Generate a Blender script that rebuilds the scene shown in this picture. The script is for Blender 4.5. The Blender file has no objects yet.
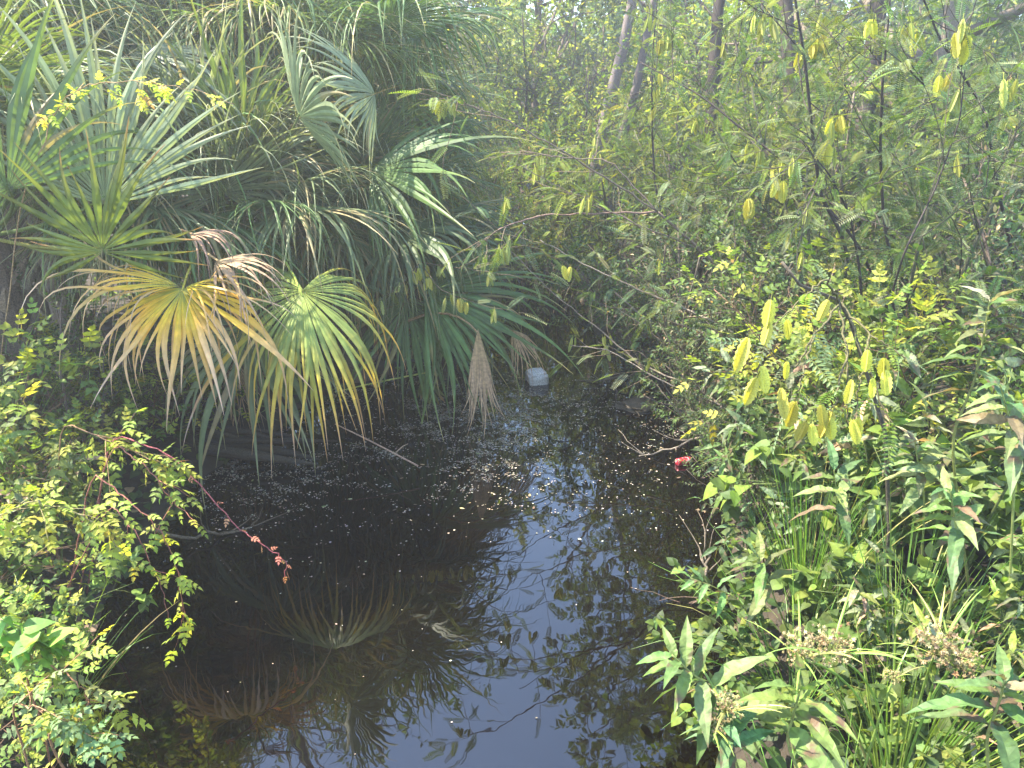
import bpy, math, random
import numpy as np
from math import radians as R, sin, cos, pi
random.seed(7); RS = np.random.RandomState(11)
sc = bpy.context.scene; COL = sc.collection
CAMZ, PITCH, F = 2.6, 20.0, 769.0

# ---------------------------------------------------------------- helpers
def V(*a): return np.array(a, float)
def nrm(v):
    v = np.asarray(v, float); n = np.linalg.norm(v, axis=-1, keepdims=True); return v/np.maximum(n, 1e-9)
def at(px, py, d):
    """world point seen at a pixel, at forward distance d (y = d)"""
    u = (px-512)/F; v = (384-py)/F; c, s = cos(R(PITCH)), sin(R(PITCH))
    r = V(u, c+v*s, -s+v*c); return V(0, 0, CAMZ)+r*(d/r[1])

YK = [-4, 0, 2.4, 3.6, 5.1, 6.7, 7.6, 9, 12, 18, 30]
LK = [-1.8, -1.7, -1.9, -2.25, -2.3, -1.75, -1.1, -.5, -.1, .2, .5]
RK = [.8, .75, .9, 1.25, 1.55, 1.45, 1.2, 1.0, .9, .8, .8]
def ground_z(x, y):
    x = np.asarray(x, float); y = np.asarray(y, float)
    l = np.interp(y, YK, LK); r = np.interp(y, YK, RK)
    o = np.maximum(l-x, x-r)
    z = np.where(o < 0, np.maximum(-.55, o*.9), .34*(1-np.exp(-np.maximum(o, 0)/.45))+.035*np.clip(o, 0, 14))
    z = z+.05*np.sin(x*2.3+y*1.1)*np.clip(o, 0, 1)+.04*np.sin(y*3.1-x*1.7)*np.clip(o, 0, 1)
    d = np.hypot(x, y); return z+np.clip(d-30, 0, 300)*.02
def gz(x, y): return float(ground_z(x, y))

class MB:
    def __init__(s): s.v = []; s.c = []; s.f = []; s.n = 0
    def add(s, verts, faces, col):
        verts = np.asarray(verts, float).reshape(-1, 3); col = np.asarray(col, float)
        if col.ndim == 1: col = np.tile(col, (len(verts), 1))
        for f in faces: s.f.append(np.asarray(f, np.int64)+s.n)
        s.v.append(verts); s.c.append(col); s.n += len(verts)
    def inst(s, T, P, D, U, S, col):
        """template T at points P, x axis along D, z near U, scale S, colour col"""
        P = np.atleast_2d(P); N = len(P)
        if N == 0: return
        X = nrm(np.broadcast_to(D, (N, 3))); Z = np.broadcast_to(U, (N, 3)); Z = nrm(Z-X*(Z*X).sum(1, keepdims=True)); Y = np.cross(Z, X)
        S = np.broadcast_to(np.asarray(S, float), (N,)); t = T['v']
        W = P[:, None]+S[:, None, None]*(t[None, :, :1]*X[:, None]+t[None, :, 1:2]*Y[:, None]+t[None, :, 2:]*Z[:, None])
        col = np.broadcast_to(col, (N, 3)); C = np.clip(col[:, None]*T['c'][None], 0, 1)
        off = (np.arange(N)*len(t))[:, None, None]
        s.add(W.reshape(-1, 3), [(f[None]+off).reshape(-1, f.shape[1]) for f in T['f']], C.reshape(-1, 3))
    def tube(s, pts, rad, col, k=5):
        pts = np.asarray(pts, float); n = len(pts); rad = np.broadcast_to(rad, (n,))
        t = nrm(np.gradient(pts, axis=0)); a = V(0, 0, 1) if abs(t[0][2]) < .8 else V(1, 0, 0)
        u = nrm(np.cross(t, a)); w = np.cross(t, u); an = np.arange(k)*2*pi/k
        ring = pts[:, None]+rad[:, None, None]*(np.cos(an)[None, :, None]*u[:, None]+np.sin(an)[None, :, None]*w[:, None])
        i = np.arange(n-1)[:, None]*k; j = np.arange(k)[None]; j2 = (j+1) % k
        q = np.stack([i+j, i+j2, i+k+j2, i+k+j], -1).reshape(-1, 4)
        s.add(ring.reshape(-1, 3), [q, np.arange(k)[None, ::-1]+0, (np.arange(k)+(n-1)*k)[None]], col)
    def mesh(s, name, mat, smooth=False):
        me = bpy.data.meshes.new(name)
        v = np.concatenate(s.v); c = np.concatenate(s.c)
        lo = np.concatenate([f.reshape(-1) for f in s.f]); tot = np.concatenate([np.full(len(f), f.shape[1]) for f in s.f])
        me.vertices.add(len(v)); me.vertices.foreach_set('co', v.astype(np.float32).ravel())
        me.loops.add(len(lo)); me.loops.foreach_set('vertex_index', lo.astype(np.int32))
        me.polygons.add(len(tot)); st = np.concatenate([[0], np.cumsum(tot)[:-1]])
        me.polygons.foreach_set('loop_start', st.astype(np.int32)); me.polygons.foreach_set('loop_total', tot.astype(np.int32))
        a = me.attributes.new('Col', 'FLOAT_COLOR', 'POINT')
        a.data.foreach_set('color', np.concatenate([c, np.ones((len(c), 1))], 1).astype(np.float32).ravel())
        me.polygons.foreach_set('use_smooth', np.full(len(tot), smooth))
        me.materials.append(mat); me.update(calc_edges=True); return me
def link(name, me, parent=None, loc=None):
    o = bpy.data.objects.new(name, me); COL.objects.link(o)
    if parent is not None: o.parent = parent
    if loc is not None: o.location = [float(q) for q in loc]
    return o
def tag(o, label=None, cat=None, group=None, kind=None):
    for k, v in (('label', label), ('category', cat), ('group', group), ('kind', kind)):
        if v: o[k] = v
    return o
def thing(name, label, cat, loc=(0, 0, 0), group=None, rz=0, s=1):
    o = link(name, None, None, loc); o.rotation_euler[2] = rz; o.scale = (s, s, s); return tag(o, label, cat, group)

# ---------------------------------------------------------------- materials
def newmat(n):
    m = bpy.data.materials.new(n); m.use_nodes = True; t = m.node_tree; t.nodes.clear(); return m, t.nodes, t.links
def leafmat(name, rough=.5, trans=.35, nsc=9., var=.25, spec=.4, tint=(1.15, 1.25, .45), blotch=False):
    m, N, L = newmat(name)
    at_ = N.new('ShaderNodeAttribute'); at_.attribute_name = 'Col'
    tc = N.new('ShaderNodeTexCoord'); no = N.new('ShaderNodeTexNoise'); no.inputs['Scale'].default_value = nsc*3; no.inputs['Detail'].default_value = 6
    L.new(tc.outputs['Object'], no.inputs['Vector'])
    oi = N.new('ShaderNodeObjectInfo')
    mr = N.new('ShaderNodeMapRange'); mr.inputs[1].default_value = .3; mr.inputs[2].default_value = .7
    mr.inputs[3].default_value = 1-var; mr.inputs[4].default_value = 1+var; L.new(no.outputs['Fac'], mr.inputs[0])
    m2 = N.new('ShaderNodeMapRange'); m2.inputs[3].default_value = .85; m2.inputs[4].default_value = 1.15; L.new(oi.outputs['Random'], m2.inputs[0])
    mu = N.new('ShaderNodeMath'); mu.operation = 'MULTIPLY'; L.new(mr.outputs[0], mu.inputs[0]); L.new(m2.outputs[0], mu.inputs[1])
    hs = N.new('ShaderNodeHueSaturation'); L.new(at_.outputs['Color'], hs.inputs['Color']); L.new(mu.outputs[0], hs.inputs['Value'])
    m3 = N.new('ShaderNodeMapRange'); m3.inputs[3].default_value = .49; m3.inputs[4].default_value = .51; L.new(oi.outputs['Random'], m3.inputs[0]); L.new(m3.outputs[0], hs.inputs['Hue'])
    if blotch:
        b1 = N.new('ShaderNodeTexNoise'); b1.inputs['Scale'].default_value = 11; b1.inputs['Detail'].default_value = 5; L.new(tc.outputs['Object'], b1.inputs['Vector'])
        br = N.new('ShaderNodeMapRange'); br.inputs[1].default_value = .57; br.inputs[2].default_value = .66; L.new(b1.outputs['Fac'], br.inputs[0])
        bm_ = N.new('ShaderNodeMix'); bm_.data_type = 'RGBA'; L.new(br.outputs[0], bm_.inputs[0]); L.new(hs.outputs[0], bm_.inputs[6]); bm_.inputs[7].default_value = (.13, .085, .05, 1)
        class H_: outputs = [bm_.outputs[2]]
        hs = H_
    p = N.new('ShaderNodeBsdfPrincipled'); p.inputs['Roughness'].default_value = rough; p.inputs['Specular IOR Level'].default_value = spec
    L.new(hs.outputs[0], p.inputs['Base Color'])
    out = N.new('ShaderNodeOutputMaterial')
    if trans > 0:
        tr = N.new('ShaderNodeBsdfTranslucent'); mx = N.new('ShaderNodeMix'); mx.data_type = 'RGBA'; mx.blend_type = 'MULTIPLY'; mx.inputs[0].default_value = 1
        L.new(hs.outputs[0], mx.inputs[6]); mx.inputs[7].default_value = (*[min(1, q*1.0) for q in tint], 1)
        sc_ = N.new('ShaderNodeVectorMath'); sc_.operation = 'SCALE'; sc_.inputs['Scale'].default_value = 1.6; L.new(mx.outputs[2], sc_.inputs[0]); L.new(sc_.outputs[0], tr.inputs['Color'])
        ms = N.new('ShaderNodeMixShader'); ms.inputs[0].default_value = trans; L.new(p.outputs[0], ms.inputs[1]); L.new(tr.outputs[0], ms.inputs[2]); L.new(ms.outputs[0], out.inputs[0])
    else: L.new(p.outputs[0], out.inputs[0])
    return m
M_LEAF = leafmat('leaf', rough=.58, spec=.3, trans=.42); M_BIG = leafmat('blotched_leaf', rough=.55, spec=.35, nsc=16, var=.3, blotch=True); M_PALM = leafmat('palm_blade', rough=.5, trans=.28, nsc=5, var=.18, spec=.35, tint=(1, 1, .5))
M_GRASS = leafmat('sedge_blade', rough=.4, trans=.3, nsc=12)
M_BARK = leafmat('bark', rough=.85, trans=0, nsc=35, var=.5, spec=.2)
M_DRY = leafmat('dry_frond', rough=.7, trans=.15, nsc=14, var=.3, tint=(1, .9, .7))

# ---------------------------------------------------------------- leaf templates
def leafT(ts, ws, fold=.25, droop=.25, ox=0, oy=0, rot=0, sc_=1., mid=1.12):
    """blade with a folded midrib; ts inner stations, ws half widths"""
    v = [(0, 0, 0)]; c = [mid]
    for t, w in zip(ts, ws):
        z = -droop*t*t
        v += [(t, w, z+w*fold), (t, 0, z), (t, -w, z+w*fold)]; c += [1, mid, 1]
    v += [(1, 0, -droop)]; c += [.95]; n = len(ts); e = 1+3*n
    tri = [(0, 2, 1), (0, 3, 2), (e-3, e-2, e), (e-2, e-1, e)]; q = []
    for i in range(n-1):
        a = 1+3*i; q += [(a, a+1, a+4, a+3), (a+1, a+2, a+5, a+4)]
    v = np.array(v)*sc_; cr, sr = cos(rot), sin(rot)
    v = np.stack([v[:, 0]*cr-v[:, 1]*sr+ox, v[:, 0]*sr+v[:, 1]*cr+oy, v[:, 2]], 1)
    return dict(v=v, f=[np.array(tri)]+([np.array(q)] if q else []), c=np.array(c)[:, None]*np.ones((1, 3)))
def merge(Ts):
    v, c, n = [], [], 0; tri = []; q = []
    for T in Ts:
        v.append(T['v']); c.append(T['c'])
        for f in T['f']: (tri if f.shape[1] == 3 else q).append(f+n)
        n += len(T['v'])
    return dict(v=np.concatenate(v), c=np.concatenate(c), f=[np.concatenate(x) for x in (tri, q) if x])
def strip(w=.012, n=3, L=1, droop=0, col=(.8, .7, .5)):
    t = np.linspace(0, L, n); v = np.stack([np.repeat(t, 2), np.tile([w, -w], n), np.repeat(-droop*t*t, 2)], 1)
    q = np.array([(2*i, 2*i+1, 2*i+3, 2*i+2) for i in range(n-1)]); return dict(v=v, f=[q], c=np.tile(col, (2*n, 1)))
T_SM = leafT([.45], [.27], .3, .12)
T_OV = leafT([.22, .6], [.25, .24], .3, .2)
T_LAN = leafT([.2, .5, .78], [.13, .16, .09], .35, .3)
T_BIG = leafT([.1, .2, .26, .38, .44, .55, .61, .72, .78, .9], [.075, .13, .12, .16, .14, .15, .125, .11, .085, .04], .32, .6)
T_BIG['v'][:, 2] += .03*np.sin(T_BIG['v'][:, 0]*17)*np.abs(T_BIG['v'][:, 1])*8
T_TOOTH = leafT([.12, .2, .34, .4, .58, .63, .8], [.2, .31, .2, .27, .17, .19, .06], .25, .15)
T_HEART = leafT([-.12, .08, .35, .65, .85], [.24, .46, .42, .24, .1], .12, .22)
def pinnate(n, w, l, droop=.18, tmpl=None):
    Ts = [strip(.008, 5, 1, droop)]
    for i in range(n):
        t = .12+.86*i/(n-1); k = l*(.75+.35*sin(pi*min(1, t*1.1))); z = -droop*t*t
        for s in (1, -1):
            x0, a = t, s*(1.25-.25*t)
            ca, sa = cos(a), sin(a); vv = np.array([(0, 0, 0), (.5*k, -w*k, .1*k), (k, 0, -.05*k), (.5*k, w*k, .1*k)])
            vv = np.stack([vv[:, 0]*ca-vv[:, 1]*sa+x0, vv[:, 0]*sa+vv[:, 1]*ca, vv[:, 2]+z], 1)
            Ts.append(dict(v=vv, f=[np.array([(0, 1, 2, 3)])], c=np.ones((4, 3))))
    return merge(Ts)
T_PIN = pinnate(13, .165, .17); T_PINL = pinnate(9, .2, .19)
def compound():
    Ts = [strip(.01, 4, .9, .15)]
    for x, r, s in ((.32, 1.0, .42), (.32, -1.0, .42), (.62, .85, .4), (.62, -.85, .4), (.86, .1, .42)):
        T = leafT([.15, .28, .45, .56, .8], [.2, .33, .22, .26, .07], .25, .2, x, 0, r, s); T['v'][:, 2] -= .15*x*x; Ts.append(T)
    return merge(Ts)
T_COMP = compound()
def lohead():
    Ts = []
    for i in range(11):
        a = i*2.4; e = .2+.1*i; T = leafT([.5], [.17], .2, 0, sc_=.6); v = T['v']; ce, se = cos(e), sin(e)
        v = np.stack([v[:, 0]*ce-v[:, 2]*se, v[:, 1], v[:, 0]*se+v[:, 2]*ce], 1); ca, sa = cos(a), sin(a)
        T['v'] = np.stack([v[:, 0]*ca-v[:, 1]*sa, v[:, 0]*sa+v[:, 1]*ca, v[:, 2]], 1); Ts.append(T)
    return merge(Ts)
T_SPIKE = lohead()

# colours (linear reflectance)
def jit(c, n, h=.12, v=.3, rs=RS):
    c = np.asarray(c, float); b = 1+v*(rs.rand(n, 1)*2-1); return np.clip(c*b*(1+h*(rs.rand(n, 3)*2-1)), .004, .95)
def mixcols(cols, wts, n, rs=RS, **k):
    i = rs.choice(len(cols), n, p=np.array(wts)/sum(wts)); return jit(np.array(cols)[i], n, rs=rs, **k)
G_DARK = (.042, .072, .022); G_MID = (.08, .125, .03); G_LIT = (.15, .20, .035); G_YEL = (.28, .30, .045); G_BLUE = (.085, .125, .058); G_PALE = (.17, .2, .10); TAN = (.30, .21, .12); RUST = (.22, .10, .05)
BARK = (.13, .10, .075); BARKD = (.045, .035, .028); GSTEM = (.10, .13, .04)

# ---------------------------------------------------------------- plant skeletons
def bend(rs, p, d, L, n, wig, trop):
    pts = [p]; d = nrm(d); h = L/n
    for i in range(n):
        d = nrm(d+rs.randn(3)*wig+V(0, 0, trop)); p = p+d*h; pts.append(p)
    return np.array(pts)
def interp(pts, t):
    x = np.linspace(0, 1, len(pts)); p = V(*[np.interp(t, x, pts[:, i]) for i in range(3)])
    q = V(*[np.interp(min(1, t+.03), x, pts[:, i]) for i in range(3)])-V(*[np.interp(max(0, t-.03), x, pts[:, i]) for i in range(3)]); return p, nrm(q)
def grow(rs, p, d, L, r, spec, lvl=0, out=None):
    if out is None: out = ([], [])
    S = spec[lvl]; n = max(3, S.get('n', 5)); pts = bend(rs, p, d, L, n, S.get('wig', .12), S.get('trop', 0))
    out[0].append((pts, np.linspace(r, r*S.get('taper', .35), n+1), lvl))
    if lvl+1 < len(spec):
        k = S['k']; t0 = S.get('t0', .25)
        for i in range(k):
            t = t0+(1-t0)*(i+rs.rand()*.9)/k; q, dd = interp(pts, t)
            a = S.get('ang', .8)*(.75+.5*rs.rand()); side = nrm(np.cross(dd, rs.randn(3)))
            grow(rs, q, nrm(dd*cos(a)+side*sin(a)), L*S.get('ratio', .5)*(1.15-.55*t)*(.8+.4*rs.rand()), r*(1-t*.6)*.5, spec, lvl+1, out)
    else: out[1].append(pts)
    return out
def leaves_on(mb, rs, twigs, T, size, per, cols, wts, ang=.95, hang=.15, t0=.15, upj=.45, vj=.3):
    P = []; D = []; U = []
    for pts in twigs:
        k = max(1, int(per)); base = rs.rand()*6
        for i in range(k):
            t = t0+(1-t0)*(i+.5)/k if k > 1 else .9
            q, dd = interp(pts, t); ph = base+i*2.4
            u = nrm(np.cross(dd, V(.3, .1, 1))); w = np.cross(dd, u); sd = u*cos(ph)+w*sin(ph)
            a = ang*(.8+.4*rs.rand()) if i < k-1 else .2
            P.append(q); D.append(dd*cos(a)+sd*sin(a)+V(0, 0, -hang)); U.append(V(0, 0, 1)+rs.randn(3)*upj)
    n = len(P)
    mb.inst(T, np.array(P), nrm(np.array(D)), np.array(U), size*(.65+.6*rs.rand(n)), mixcols(cols, wts, n, rs, v=vj)); return n
def stems_mesh(name, polys, col, rs, mat=None, minr=0, kmax=6):
    mb = MB()
    for pts, rad, lvl in polys:
        if rad[0] < minr: continue
        mb.tube(pts, rad, np.array(col)*(.8+.4*rs.rand()), max(3, kmax-lvl))
    return mb.mesh(name, mat or M_BARK, True)

class Kind: pass
def shrub_kind(seed, stems, L, spec, T, size, per, cols, wts, spread=.5, r=.02, bark=BARK, base=.25, lm_=None, **kw):
    rs = np.random.RandomState(seed); polys = []; tw = []
    for i in range(stems):
        a = 2*pi*(i+rs.rand())/stems; d = V(cos(a)*spread*(.4+rs.rand()), sin(a)*spread*(.4+rs.rand()), 1)
        o = grow(rs, V(cos(a)*base*rs.rand(), sin(a)*base*rs.rand(), -.05), d, L*(.7+.4*rs.rand()), r, spec); polys += o[0]; tw += o[1]
    k = Kind(); k.stem = stems_mesh('stem', polys, bark, rs, minr=.0008)
    mb = MB(); leaves_on(mb, rs, tw, T, size, per, cols, wts, **kw); k.leaf = mb.mesh('foliage', lm_ or M_LEAF); k.n = len(tw)*per
    return k
SP3 = [dict(n=7, k=8, wig=.1, trop=.03, ratio=.45, ang=.8, t0=.15), dict(n=4, k=5, wig=.15, trop=.05, ratio=.5, ang=.8, t0=.15), dict(n=3, wig=.15, trop=-.02)]
K = {}
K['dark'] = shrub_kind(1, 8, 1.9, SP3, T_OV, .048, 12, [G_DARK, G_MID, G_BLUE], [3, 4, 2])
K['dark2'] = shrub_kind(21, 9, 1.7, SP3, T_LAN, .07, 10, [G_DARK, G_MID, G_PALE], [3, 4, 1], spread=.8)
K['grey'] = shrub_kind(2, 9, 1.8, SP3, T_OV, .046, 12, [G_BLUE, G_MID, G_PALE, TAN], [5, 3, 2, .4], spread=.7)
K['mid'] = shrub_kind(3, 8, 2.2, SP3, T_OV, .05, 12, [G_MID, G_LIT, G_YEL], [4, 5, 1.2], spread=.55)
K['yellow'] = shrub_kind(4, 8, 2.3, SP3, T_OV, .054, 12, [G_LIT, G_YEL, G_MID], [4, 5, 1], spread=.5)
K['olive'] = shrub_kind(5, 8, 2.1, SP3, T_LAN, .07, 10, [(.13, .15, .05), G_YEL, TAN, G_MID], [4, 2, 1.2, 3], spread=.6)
SPP = [dict(n=8, k=8, wig=.09, trop=.03, ratio=.5, ang=.85, t0=.2), dict(n=5, k=3, wig=.12, trop=-.02, ratio=.5, ang=.7, t0=.2), dict(n=3, wig=.12, trop=-.04)]
K['feather'] = shrub_kind(6, 7, 2.6, SPP, T_PIN, .155, 8, [G_BLUE, G_PALE, G_MID], [5, 2, 3], spread=.5, r=.022, bark=(.07, .07, .04), hang=.1, upj=.3)
K['feather2'] = shrub_kind(7, 8, 2.4, SPP, T_PIN, .155, 8, [G_LIT, G_MID, G_YEL], [4, 3, 1.5], spread=.6, r=.02, bark=(.09, .09, .045), hang=.1, upj=.3)
K['vine'] = shrub_kind(8, 12, 1.05, [dict(n=6, k=7, wig=.15, trop=-.03, ratio=.45, ang=.8, t0=.1), dict(n=4, k=3, wig=.2, trop=0, ratio=.5, ang=.8, t0=.2), dict(n=3, wig=.2)], T_HEART, .075, 5, [G_MID, G_LIT, G_DARK], [5, 3, 2], spread=1.1, r=.006, bark=GSTEM, upj=.35)
K['pepper'] = shrub_kind(9, 12, 1.25, [dict(n=6, k=7, wig=.15, trop=-.02, ratio=.5, ang=.8, t0=.15), dict(n=4, k=2, wig=.2, trop=0, ratio=.5, ang=.8, t0=.2), dict(n=3, wig=.2)], T_COMP, .12, 4, [G_MID, G_LIT, G_YEL], [2, 4, 4], spread=.95, r=.007, bark=(.14, .08, .05), upj=.3)
K['nettle'] = shrub_kind(10, 6, 1.3, [dict(n=7, k=5, wig=.05, trop=.05, ratio=.32, ang=.8, t0=.3), dict(n=4, wig=.08, trop=.05)], T_BIG, .12, 12, [G_MID, G_LIT, G_PALE, TAN], [4, 4, 3, .8], spread=.45, r=.008, bark=GSTEM, hang=.3, upj=.5, lm_=M_BIG)
K['nettle2'] = shrub_kind(31, 7, 1.1, [dict(n=7, k=5, wig=.06, trop=.05, ratio=.34, ang=.85, t0=.2), dict(n=4, wig=.08, trop=.05)], T_BIG, .13, 9, [G_MID, G_DARK, G_BLUE, G_PALE], [4, 3, 3, 1], spread=.6, r=.007, bark=GSTEM, hang=.3, upj=.5, lm_=M_BIG)

def put_shrub(kind, name, label, cat, x, y, s=1., rz=None, group=None, zs=1., dz=0., tilt=(0, 0)):
    t = thing(name, label, cat, (x, y, gz(x, y)+dz), group, rz if rz is not None else random.random()*6.28, s); t.scale = (s, s, s*zs)
    t.rotation_euler[0], t.rotation_euler[1] = tilt
    k = K[kind]; link('stem', k.stem, t); link('foliage', k.leaf, t); return t

# ---------------------------------------------------------------- trees
def tree_kind(seed, H, r0, T, size, per, cols, wts, bark, k0=14, t0=.3, lean=(0, 0), ratio=.42, clump=1.):
    rs = np.random.RandomState(seed)
    sp = [dict(n=9, k=k0, wig=.05, trop=.05, ratio=ratio, ang=1.0, t0=t0, taper=.2), dict(n=6, k=6, wig=.13, trop=.05, ratio=.5, ang=.8, t0=.3),
          dict(n=4, k=4, wig=.16, trop=.02, ratio=.5, ang=.8, t0=.2), dict(n=3, wig=.2, trop=-.03)]
    o = grow(rs, V(0, 0, -.2), V(lean[0], lean[1], 1), H, r0, sp)
    k = Kind(); tr = [p for p in o[0] if p[2] == 0]; li = [p for p in o[0] if p[2] > 0]
    k.trunk = stems_mesh('trunk', tr, bark, rs, kmax=10); k.limb = stems_mesh('limb', li, bark, rs, minr=.003)
    mb = MB(); leaves_on(mb, rs, o[1], T, size, per, cols, wts, hang=.3); k.leaf = mb.mesh('crown', M_LEAF); return k
TK = {}
TK['broad'] = tree_kind(41, 9.5, .2, T_SM, .12, 12, [G_DARK, G_MID, G_LIT], [3, 5, 2], BARK, k0=16, t0=.16, ratio=.5)
TK['lacy'] = tree_kind(42, 8.5, .11, T_SM, .115, 19, [G_MID, G_BLUE, G_LIT], [4, 3, 2], BARKD, k0=10, t0=.55, lean=(.12, 0), ratio=.4)
TK['yellow'] = tree_kind(43, 6.5, .14, T_SM, .13, 20, [G_LIT, G_YEL, G_MID], [4, 4, 2], BARK, k0=14, t0=.12, ratio=.5)
TK['trunky'] = tree_kind(44, 8, .135, T_SM, .11, 10, [G_BLUE, G_MID, G_PALE], [4, 4, 1], (.15, .12, .11), k0=9, t0=.55, lean=(.26, 0), ratio=.28)
def put_tree(kind, name, label, x, y, s=1., rz=0., group=None):
    t = thing(name, label, 'tree', (x, y, gz(x, y)), group, rz, s); k = TK[kind]
    link('trunk', k.trunk, t); link('limb', k.limb, t); link('crown', k.leaf, t); return t

# ---------------------------------------------------------------- palm fronds
PAL = dict(
    blue=[(0, (.145, .18, .07)), (.7, (.13, .165, .07)), (1, (.30, .29, .14))],
    green=[(0, (.10, .16, .05)), (.7, (.09, .15, .04)), (.93, (.14, .17, .05)), (1, (.36, .31, .13))],
    silver=[(0, (.21, .245, .12)), (.6, (.20, .235, .125)), (1, (.36, .34, .19))],
    dark=[(0, (.085, .12, .045)), (.7, (.08, .115, .045)), (1, (.2, .2, .09))],
    lime=[(0, (.18, .24, .045)), (.6, (.13, .19, .035)), (.85, (.16, .2, .04)), (1, (.30, .2, .07))],
    olive=[(0, (.16, .19, .03)), (.5, (.10, .135, .022)), (.88, (.15, .15, .03)), (1, (.30, .14, .05))],
    gold=[(0, (.30, .31, .05)), (.2, (.62, .44, .03)), (.42, (.64, .36, .04)), (.62, (.62, .38, .15)), (1, (.62, .42, .31))],
    turn=[(0, (.24, .28, .05)), (.3, (.17, .22, .05)), (.5, (.30, .28, .05)), (.68, (.50, .32, .04)), (.9, (.45, .24, .10)), (1, (.42, .28, .2))],
    brown=[(0, (.36, .23, .11)), (.5, (.34, .21, .12)), (1, (.42, .27, .17))])
def frond_mesh(seed, axis, nor, L, spread, nseg, droop, pal, fuse=.45, mat=None, hubbend=.5, wmul=1., dry=.1, curl=0., lat=1., mess=.045):
    rs = np.random.RandomState(seed); X = nrm(axis); Z = nrm(np.asarray(nor, float)-X*np.dot(nor, X)); Y = np.cross(Z, X)
    th = np.linspace(-spread/2, spread/2, nseg); dth = spread/nseg; th = th+dth*.28*rs.randn(nseg)
    Ls = L*(.66+.34*np.cos(th/ max(spread/2, 1e-3)*1.25))*(1+(.08+mess)*rs.randn(nseg))
    ns = 13; T = np.linspace(0, 1, ns); ds = Ls/(ns-1)
    d = np.cos(th)[:, None]*X+np.sin(th)[:, None]*Y*lat-Z*(.12*(1-np.cos(th)))[:, None]; d = nrm(d)
    side0 = nrm(-np.sin(th)[:, None]*X+np.cos(th)[:, None]*Y)
    mid = np.abs(th)/(spread/2+1e-6)
    p = (X*.03*L)[None]*np.maximum(0, 1-mid)[:, None]+np.zeros((nseg, 3))
    dj = droop*(1+.45*rs.randn(nseg)); dj = np.where(rs.rand(nseg) < .08, dj*2.6+.3, dj); P = [p.copy()]; Dd = [d.copy()]; tw = rs.randn(nseg)*.5; sdj = rs.randn(nseg, 3)*mess
    for k in range(1, ns):
        t = T[k]; g = (np.maximum(0, t-fuse*.75)**1.0)*dj/(ns)*7.0
        d = nrm(d+V(0, 0, -1)*g[:, None]-Z*(hubbend*.10*(t < fuse))+sdj*(t > fuse)+curl*Z*(t > .6)*.08); p = p+d*ds[:, None]; P.append(p.copy()); Dd.append(d.copy())
    tf = fuse*(1+.0*th); tb = np.tan(dth/2)*1.02
    vs = []; cs = []; stops = PAL[pal]; ct = [s_[0] for s_ in stops]; cc = np.array([s_[1] for s_ in stops])
    segv = 1+.13*rs.randn(nseg); off = rs.randn(nseg)*.07; dead = rs.rand(nseg) < dry
    for k in range(ns):
        t = T[k]; tt = t*(L/Ls)
        w = np.where(t < tf, t*Ls*tb*wmul, tf*Ls*tb*wmul*np.maximum(.03, 1-((t-tf)/(1-tf))**.95))
        side = nrm(side0*1.0+np.cross(Dd[k], side0)*(tw*max(0, t-fuse))[:, None]); side = nrm(side-Dd[k]*(side*Dd[k]).sum(1, keepdims=True))
        up = np.cross(Dd[k], side); up *= np.sign((up*Z).sum(1, keepdims=True)+1e-9) if t < fuse else 1
        up = np.where(((np.cross(Dd[k], side)*Z).sum(1, keepdims=True)) < 0, np.cross(side, Dd[k]), np.cross(Dd[k], side))
        dz = w*.42
        a = P[k]+side*w[:, None]; b = P[k]+up*dz[:, None]; c = P[k]-side*w[:, None]
        vs.append(np.stack([a, b, c], 1))
        q = np.clip(t+off, 0, 1); col = np.stack([np.interp(q, ct, cc[:, i]) for i in range(3)], 1)*segv[:, None]
        if dead.any() and t > fuse: col[dead] = col[dead]*.4+np.array((.36, .25, .12))*.6
        cs.append(np.stack([col*.96, col*1.08, col*.96], 1))
    v = np.stack(vs, 1).reshape(-1, 3); c = np.stack(cs, 1).reshape(-1, 3)   # nseg, ns, 3
    i = (np.arange(nseg)*ns*3)[:, None]+(np.arange(ns-1)*3)[None]; i = i.reshape(-1)
    q = np.concatenate([np.stack([i, i+1, i+4, i+3], 1), np.stack([i+1, i+2, i+5, i+4], 1)])
    mb = MB(); mb.add(v, [q], np.clip(c, .01, .9)); return mb.mesh('frond', mat or (M_DRY if pal in ('brown',) else M_PALM))
def bez(a, b, c, n=9):
    t = np.linspace(0, 1, n)[:, None]; return (1-t)**2*a+2*t*(1-t)*b+t*t*c
def add_frond(root, hub, axis, nor, L, spread, nseg, droop, pal, petiole_from=None, label=None, pcol=(.13, .17, .05), sd=[100], **kw):
    sd[0] += 1; base = np.array(root.location)
    o = link('frond', frond_mesh(sd[0], axis, nor, L, spread, nseg, droop, pal, **kw), root, np.asarray(hub)-base)
    if label: o['label'] = label
    c = petiole_from
    if c is not None:
        c = np.asarray(c); h = np.asarray(hub); mid = (c+h)/2+V(0, 0, .22*np.linalg.norm(h-c)); mid = mid*.6+(h-nrm(axis)*np.linalg.norm(h-c)*.45)*.4
        pts = bez(c, mid, h+nrm(axis)*.05*L)-h; mb = MB(); mb.tube(pts, np.linspace(.015, .007, 9), PAL['brown'][0][1] if pal == 'brown' else pcol, 5)
        link('petiole', mb.mesh('petiole', M_BARK, True), o)
    return o
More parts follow.
